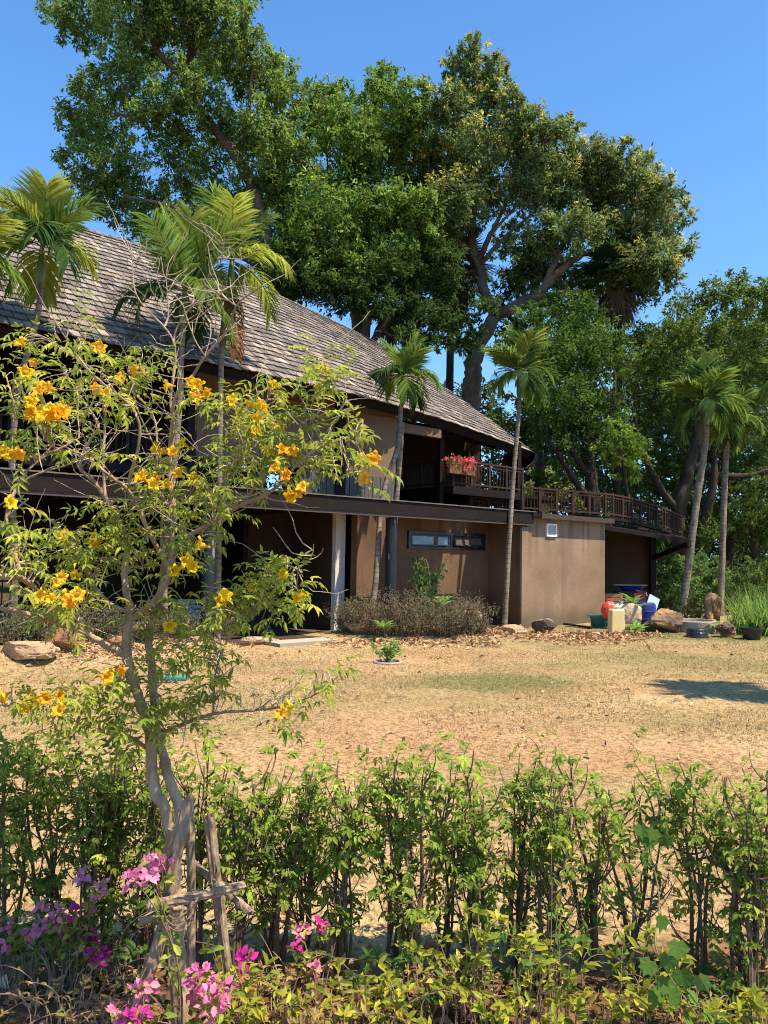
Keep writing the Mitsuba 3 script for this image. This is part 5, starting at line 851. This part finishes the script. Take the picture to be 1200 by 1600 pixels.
for hi_, (px, ty, wpx, den, Yh, lb) in enumerate(HEDGE):
    kk = thing('hedge_shrub', lb, 'hedge shrub', 'shrubs of the clipped hedge'); Yh -= .24; wpx *= 1.22; ty += r0s.uniform(-4, 22); den *= r0s.uniform(.7, 1.15); r = np.random.default_rng(300 + hi_); base = at(px + r0s.uniform(-10, 10), 1490, Yh); base[2] = float(zg(base[0], base[1])) - .02; top = at(px, ty, Yh)[2]; W = wpx * Yh / F / 2; b = MB(); acc = []; tips = []
    ns = r.integers(4, 8); Hh = top - base[2]
    for i in range(ns):
        a0 = base + A([r.normal(0, .022), r.normal(0, .03), 0]); x1 = r.uniform(-1, 1); e = base + A([x1 * W * .9, r.uniform(-1, 1) * W * .55, Hh * r.uniform(.78, .97)])
        mid = a0 + (e - a0) * A([.30, .3, .48]) + r.normal(0, .012, 3); p = spline([a0, a0 + (mid - a0) * .5 + r.normal(0, .006, 3), mid, mid + (e - mid) * .5 + r.normal(0, .02, 3), e], 16); b.tube(p, np.linspace(r.uniform(.006, .0125), .0024, 16) * (1 + .1 * r.normal(size=16)), 6)
        for _ in range(r.integers(7, 12)):
            j = r.integers(3, 15); d = unit(A([r.normal(0, .7), r.normal(0, .55), r.uniform(.35, 1.2)])); L = r.uniform(.10, .26) * (1 - .2 * j / 16); q = spline([p[j], p[j] + d * L * .5 + r.normal(0, .012, 3), p[j] + unit(d + Z3 * .4) * L], 6); q[:, 2] = np.minimum(q[:, 2], top + .03); b.tube(q, np.linspace(.0042, .0016, 6), 4); tips.append((q, j / 15))
        tips.append((p[9:], 1.0))
    for i in range(3):                                  # a few shoots above the clipped top
        t0 = tips[r.integers(len(tips))][0][-1]; q = spline([t0, t0 + A([r.normal(0, .03), r.normal(0, .03), .05]), t0 + A([r.normal(0, .05), r.normal(0, .04), r.uniform(.07, .13)])], 6)
        if q[-1][2] < top + .12: b.tube(q, np.linspace(.002, .001, 6), 4); tips.append((q, 1.2))
    b.put(f'{kk}__stems', 'm_stem', kind='stuff')
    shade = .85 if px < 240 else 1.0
    for q, lv in tips:
        for _ in range(int(den * (1.15 + 2.45 * lv) * (1.25 if len(q) > 6 else 1) + r.random())):
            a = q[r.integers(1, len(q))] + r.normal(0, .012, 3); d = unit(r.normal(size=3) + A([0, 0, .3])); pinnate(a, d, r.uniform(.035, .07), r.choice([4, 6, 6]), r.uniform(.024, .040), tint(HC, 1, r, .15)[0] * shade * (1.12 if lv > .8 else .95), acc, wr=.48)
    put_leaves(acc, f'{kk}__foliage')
# ---------------------------------------------------------------- low planting in front of the hedge
YC = A([[.33, .30, .03], [.23, .26, .035], [.38, .33, .05], [.13, .19, .035], [.10, .16, .03]])
def golden(label, px, topy, Yg, n, spread, seed, cols=YC, ll=.050, name='golden_shrub', cat='shrub'):
    kk = thing(name, label, cat); r = np.random.default_rng(seed); Yg -= .14; base = at(px, 1600, Yg); base[2] = -.01; top = at(px, topy, Yg)[2]; b = MB(); acc = []
    for i in range(n):
        e = base + A([r.normal(0, spread), r.normal(0, spread * .5), max(.04, (top + .01) * r.uniform(.3, 1.05))]); p = spline([base + A([(e[0] - base[0]) * .4, (e[1] - base[1]) * .4, 0]), (base + e) / 2 + A([0, 0, .05]) + r.normal(0, .02, 3), e], 9); b.tube(p, np.linspace(.0028, .0011, 9), 4, A([.26, .19, .125]))
        for j in range(5, 9):
            for _ in range(1 if j < 8 else 5):
                d = unit(r.normal(size=3) * A([1, 1, .5]) + A([0, -.1, .35])); acc.append((p[j], d, unit(Z3 + r.normal(0, .5, 3) + A([0, -.3, 0])), ll * r.uniform(.6, 1.15), .42, tint(cols, 1, r, .15)[0] * (1 if j > 5 else .8)))
    b.put(f'{kk}__stems', 'm_matte', kind='stuff'); put_leaves(acc, f'{kk}__foliage')
for i, (px, ty, Yg, n, sp, lb) in enumerate([(365, 1470, 2.84, 8, .08, 'yellow leaved shrub at the foot of the thick upright stake'), (440, 1500, 2.80, 8, .10, 'yellow leaved shrub beside the large pink flower cluster'), (530, 1515, 2.8, 8, .11, 'low yellow shrub under the thick trunked hedge shrub'), (600, 1545, 2.8, 8, .08, 'lowest yellow sprigs in the dark gap of the bed'), (680, 1470, 2.84, 9, .10, 'yellow shrub starting the long golden row at the bed edge'), (745, 1415, 2.88, 14, .09, 'tallest golden shrub of the bed with upright sprays'), (820, 1470, 2.82, 10, .11, 'golden shrub beside the tallest one of the bed'), (890, 1510, 2.78, 9, .12, 'golden shrub with broad sprays in the long row'), (985, 1465, 2.84, 11, .11, 'golden shrub next to the broad lobed vine leaves'), (1045, 1475, 2.9, 7, .08, 'few golden sprigs above the broad lobed vine leaves'), (1185, 1560, 2.78, 10, .06, 'golden sprigs in the bottom corner beyond the vine')]):
    golden(lb, px, ty, Yg, n, sp, 400 + i)
for px, ty, n, lb in [(625, 1530, 8, 'low golden sprigs where the bed meets the dark gap'), (935, 1545, 9, 'low golden sprigs in front of the tall golden row'), (790, 1550, 9, 'lowest golden sprigs at the middle of the bed edge'), (1105, 1545, 8, 'golden sprigs in front of the grey dry stems'), (400, 1560, 7, 'yellow sprigs at the very edge by the large pink clusters')]: golden(lb, px, ty, 2.74, n, .09, 450 + px)
golden('single golden spray rising through the many stemmed hedge shrub', 850, 1325, 3.0, 3, .03, 430); golden('thin straw coloured shrub among the golden row', 700, 1500, 2.95, 16, .14, 431, A([[.36, .27, .15], [.26, .18, .09], [.3, .3, .06]]), .04, 'dry_shrub'); golden('dry twiggy shrub behind the large pink flower cluster', 420, 1520, 2.95, 18, .16, 432, A([[.34, .25, .14], [.22, .15, .08], [.25, .26, .06]]), .035, 'dry_shrub')
golden('dark green ground plant in the shaded gap of the bed', 640, 1500, 2.95, 20, .17, 433, A([[.04, .085, .02], [.06, .12, .03]]), .05, 'ground_plant'); golden('dark leafy ground plant below the dense hedge shrubs', 150, 1400, 3.12, 26, .2, 434, A([[.05, .10, .022], [.09, .16, .035]]), .05, 'ground_plant'); golden('leafy ground plant at the picture edge below the hedge', 30, 1400, 3.05, 22, .14, 435, A([[.06, .12, .022], [.12, .2, .04]]), .055, 'ground_plant'); golden('leafy ground plant between golden shrubs and the hedge trunks', 880, 1440, 3.05, 22, .2, 436, A([[.05, .11, .025], [.1, .17, .04]]), .05, 'ground_plant'); golden('dark ground plant under the hedge gap', 1130, 1540, 2.95, 18, .14, 437, A([[.05, .10, .022], [.09, .16, .035]]), .05, 'ground_plant'); golden('reddish dry ground plant at the very bottom of the bed', 500, 1560, 2.76, 20, .2, 438, A([[.2, .13, .07], [.28, .2, .11], [.25, .25, .05]]), .035, 'dry_shrub')
# broad lobed vine
k = thing('lobed_vine', 'green vine with broad lobed leaves climbing in the hedge gap', 'vine'); b = MB(); vp = spline([at(1110, 1640, 2.58), at(1070, 1560, 2.6), at(1025, 1480, 2.68), at(1030, 1420, 2.8), at(1015, 1330, 2.9), at(1005, 1285, 2.92)], 40); b.tube(vp, .0028, 5, (.2, .18, .08)); b.put(f'{k}__stem', 'm_matte', smooth=True); r = np.random.default_rng(19)
an = np.radians([0, 20, 42, 62, 90, 115, 150, 172]); rr = A([1.0, .62, .86, .6, .78, .52, .5, .28]); half = np.stack([rr * np.cos(an), rr * np.sin(an), .10 * np.sin(an)], -1)
for px, py in [(1042, 1540), (1062, 1518), (1010, 1500), (1082, 1560), (1102, 1582), (1030, 1566), (1072, 1592), (1036, 1440), (1000, 1292), (1042, 1312), (1014, 1312), (1060, 1480), (1045, 1500), (1095, 1530), (1020, 1300), (1008, 1345), (1128, 1590), (1055, 1560)]:
    c = at(px, py, 2.56 if py > 1400 else 2.9) + r.normal(0, .02, 3) * A([0, 1, 0]); d = unit(A([r.normal(0, .6), -.35, -1])); n_ = unit(A([r.normal(0, .55), -.7, r.uniform(.3, 1.2)])); B_ = unit(np.cross(n_, d)); N_ = np.cross(d, B_); S = r.uniform(.036, .052) if py > 1400 else .042
    pts = np.vstack([[0, 0, 0], half, (half * A([1, -1, 1]))[::-1]]); v = c + S * (pts[:, :1] * d + pts[:, 1:2] * B_ + pts[:, 2:] * N_); nf = len(pts) - 1; MB().add(v, [[0, i, i % nf + 1] for i in range(1, nf + 1)], tint([(.085, .16, .035), (.12, .20, .045), (.06, .12, .025)], 1, r, .1)[0]).put(f'{k}__leaf', 'm_leaf')
# bougainvillea
def bougain(label, base, clusters, seed, Yb):
    kk = thing('bougainvillea', label, 'flowering shrub'); r = np.random.default_rng(seed); bb = at(*base, Yb); bb[2] = -.01; b = MB(); acc = []
    for px, py, R, tone in clusters:
        c = at(px, py, Yb + r.normal(0, .06)); p = spline([bb + A([(c[0] - bb[0]) * .35, r.normal(0, .03), 0]), (bb + c) / 2 + A([0, .02, .06]) + r.normal(0, .02, 3), c], 10); b.tube(p, np.linspace(.0042, .0014, 10), 5, A([.20, .14, .09])); m = MB(); nb = int(8 + R * .9); Rm = R * .8 * Yb / F
        o = rdir(nb, r) * r.random((nb, 1)) ** .5 * Rm; ctr = c + o; col = {'m': A([.72, .05, .40]), 'p': A([.86, .27, .47]), 'l': A([.74, .25, .46])}[tone]; L = r.uniform(.021, .034, nb)
        leaves(m, ctr, unit(o / Rm + rdir(nb, r) * .7), rdir(nb, r) + A([0, -.9, .5]), L, L * .72, col * np.exp(r.normal(0, .16, (nb, 1))) * A([1, r.uniform(.8, 1.3), 1]), LEAF6); m.put(f'{kk}__flower', 'm_petal')
        for _ in range(11): acc.append((p[r.integers(4, 10)] + r.normal(0, .01, 3), unit(r.normal(size=3) + A([0, -.2, .2])), unit(Z3 + r.normal(0, .4, 3)), r.uniform(.03, .05), .5, tint([(.16, .22, .04), (.3, .3, .05), (.1, .17, .03)], 1, r)[0]))
    for _ in range(5):
        e = bb + A([r.normal(0, .16), r.normal(0, .08), r.uniform(.08, .3)]); b.tube(spline([bb + A([(e[0] - bb[0]) * .5, 0, 0]), (bb + e) / 2 + r.normal(0, .02, 3), e], 7), np.linspace(.003, .001, 7), 4, A([.36, .28, .2]))
    b.put(f'{kk}__stems', 'm_matte', kind='stuff'); put_leaves(acc, f'{kk}__foliage')
bougain('bougainvillea with magenta and lilac clusters below the dense hedge shrubs', (110, 1620), [(132, 1366, 12, 'l'), (155, 1388, 13, 'p'), (60, 1450, 12, 'l'), (78, 1440, 10, 'l'), (97, 1466, 10, 'p'), (120, 1426, 9, 'm'), (138, 1420, 9, 'p'), (128, 1466, 11, 'm'), (145, 1468, 12, 'm'), (150, 1490, 12, 'm'), (160, 1500, 9, 'm'), (10, 1445, 11, 'p'), (15, 1472, 8, 'p'), (50, 1458, 10, 'l'), (65, 1420, 8, 'l'), (90, 1426, 8, 'l')], 1, 2.85)
bougain('bougainvillea with large pink clusters at the foot of the flowering trunk', (300, 1640), [(222, 1545, 22, 'p'), (318, 1526, 24, 'p'), (345, 1545, 24, 'p'), (308, 1552, 22, 'p'), (332, 1570, 22, 'p'), (185, 1590, 22, 'p'), (212, 1592, 20, 'm'), (252, 1342, 14, 'p'), (232, 1352, 8, 'l'), (207, 1372, 13, 'l'), (232, 1368, 9, 'l'), (383, 1498, 11, 'm')], 2, 2.44)
golden('straw coloured tangle of dry stems between the pink flowers', 110, 1500, 2.8, 26, .16, 440, A([[.30, .22, .12], [.2, .14, .08], [.2, .22, .06]]), .028, 'dry_shrub'); golden('dry brown stems at the foot of the leaning stake', 200, 1560, 2.75, 22, .12, 441, A([[.28, .2, .11], [.2, .13, .08], [.24, .22, .06]]), .026, 'dry_shrub'); golden('dry grey stems beside the broad lobed vine', 1080, 1540, 2.9, 22, .16, 442, A([[.28, .22, .13], [.2, .15, .09], [.16, .2, .05]]), .03, 'dry_shrub')
bougain('bougainvillea with few small pink blooms in the middle of the bed', (480, 1620), [(470, 1456, 10, 'p'), (504, 1446, 8, 'm'), (462, 1480, 9, 'm'), (491, 1514, 7, 'p'), (568, 1568, 7, 'm'), (352, 1560, 8, 'l')], 3, 2.85)
# clods and mulch of the bed
r = np.random.default_rng(90); m = MB(); ico = trimesh.creation.icosphere(1)
for _ in range(420):
    x, y = r.uniform(-1.8, -.1) if r.random() < .6 else r.uniform(-1.7, 1.9), r.uniform(2.45, 3.3); s = .008 + .022 * r.random() ** 3; v = ico.vertices * (1 + .35 * r.normal(size=(len(ico.vertices), 1)) * .5) * A([1, 1, .7]) * s + A([x, y, s * .3]); m.add(v, ico.faces, tint([(.30, .14, .06), (.13, .07, .035), (.40, .22, .11)], 1, r)[0])
m.put('bed_soil_clods', 'm_matte'); labels['bed_soil_clods'] = {'label': 'reddish clods of soil in the planting bed', 'category': 'soil', 'kind': 'stuff'}
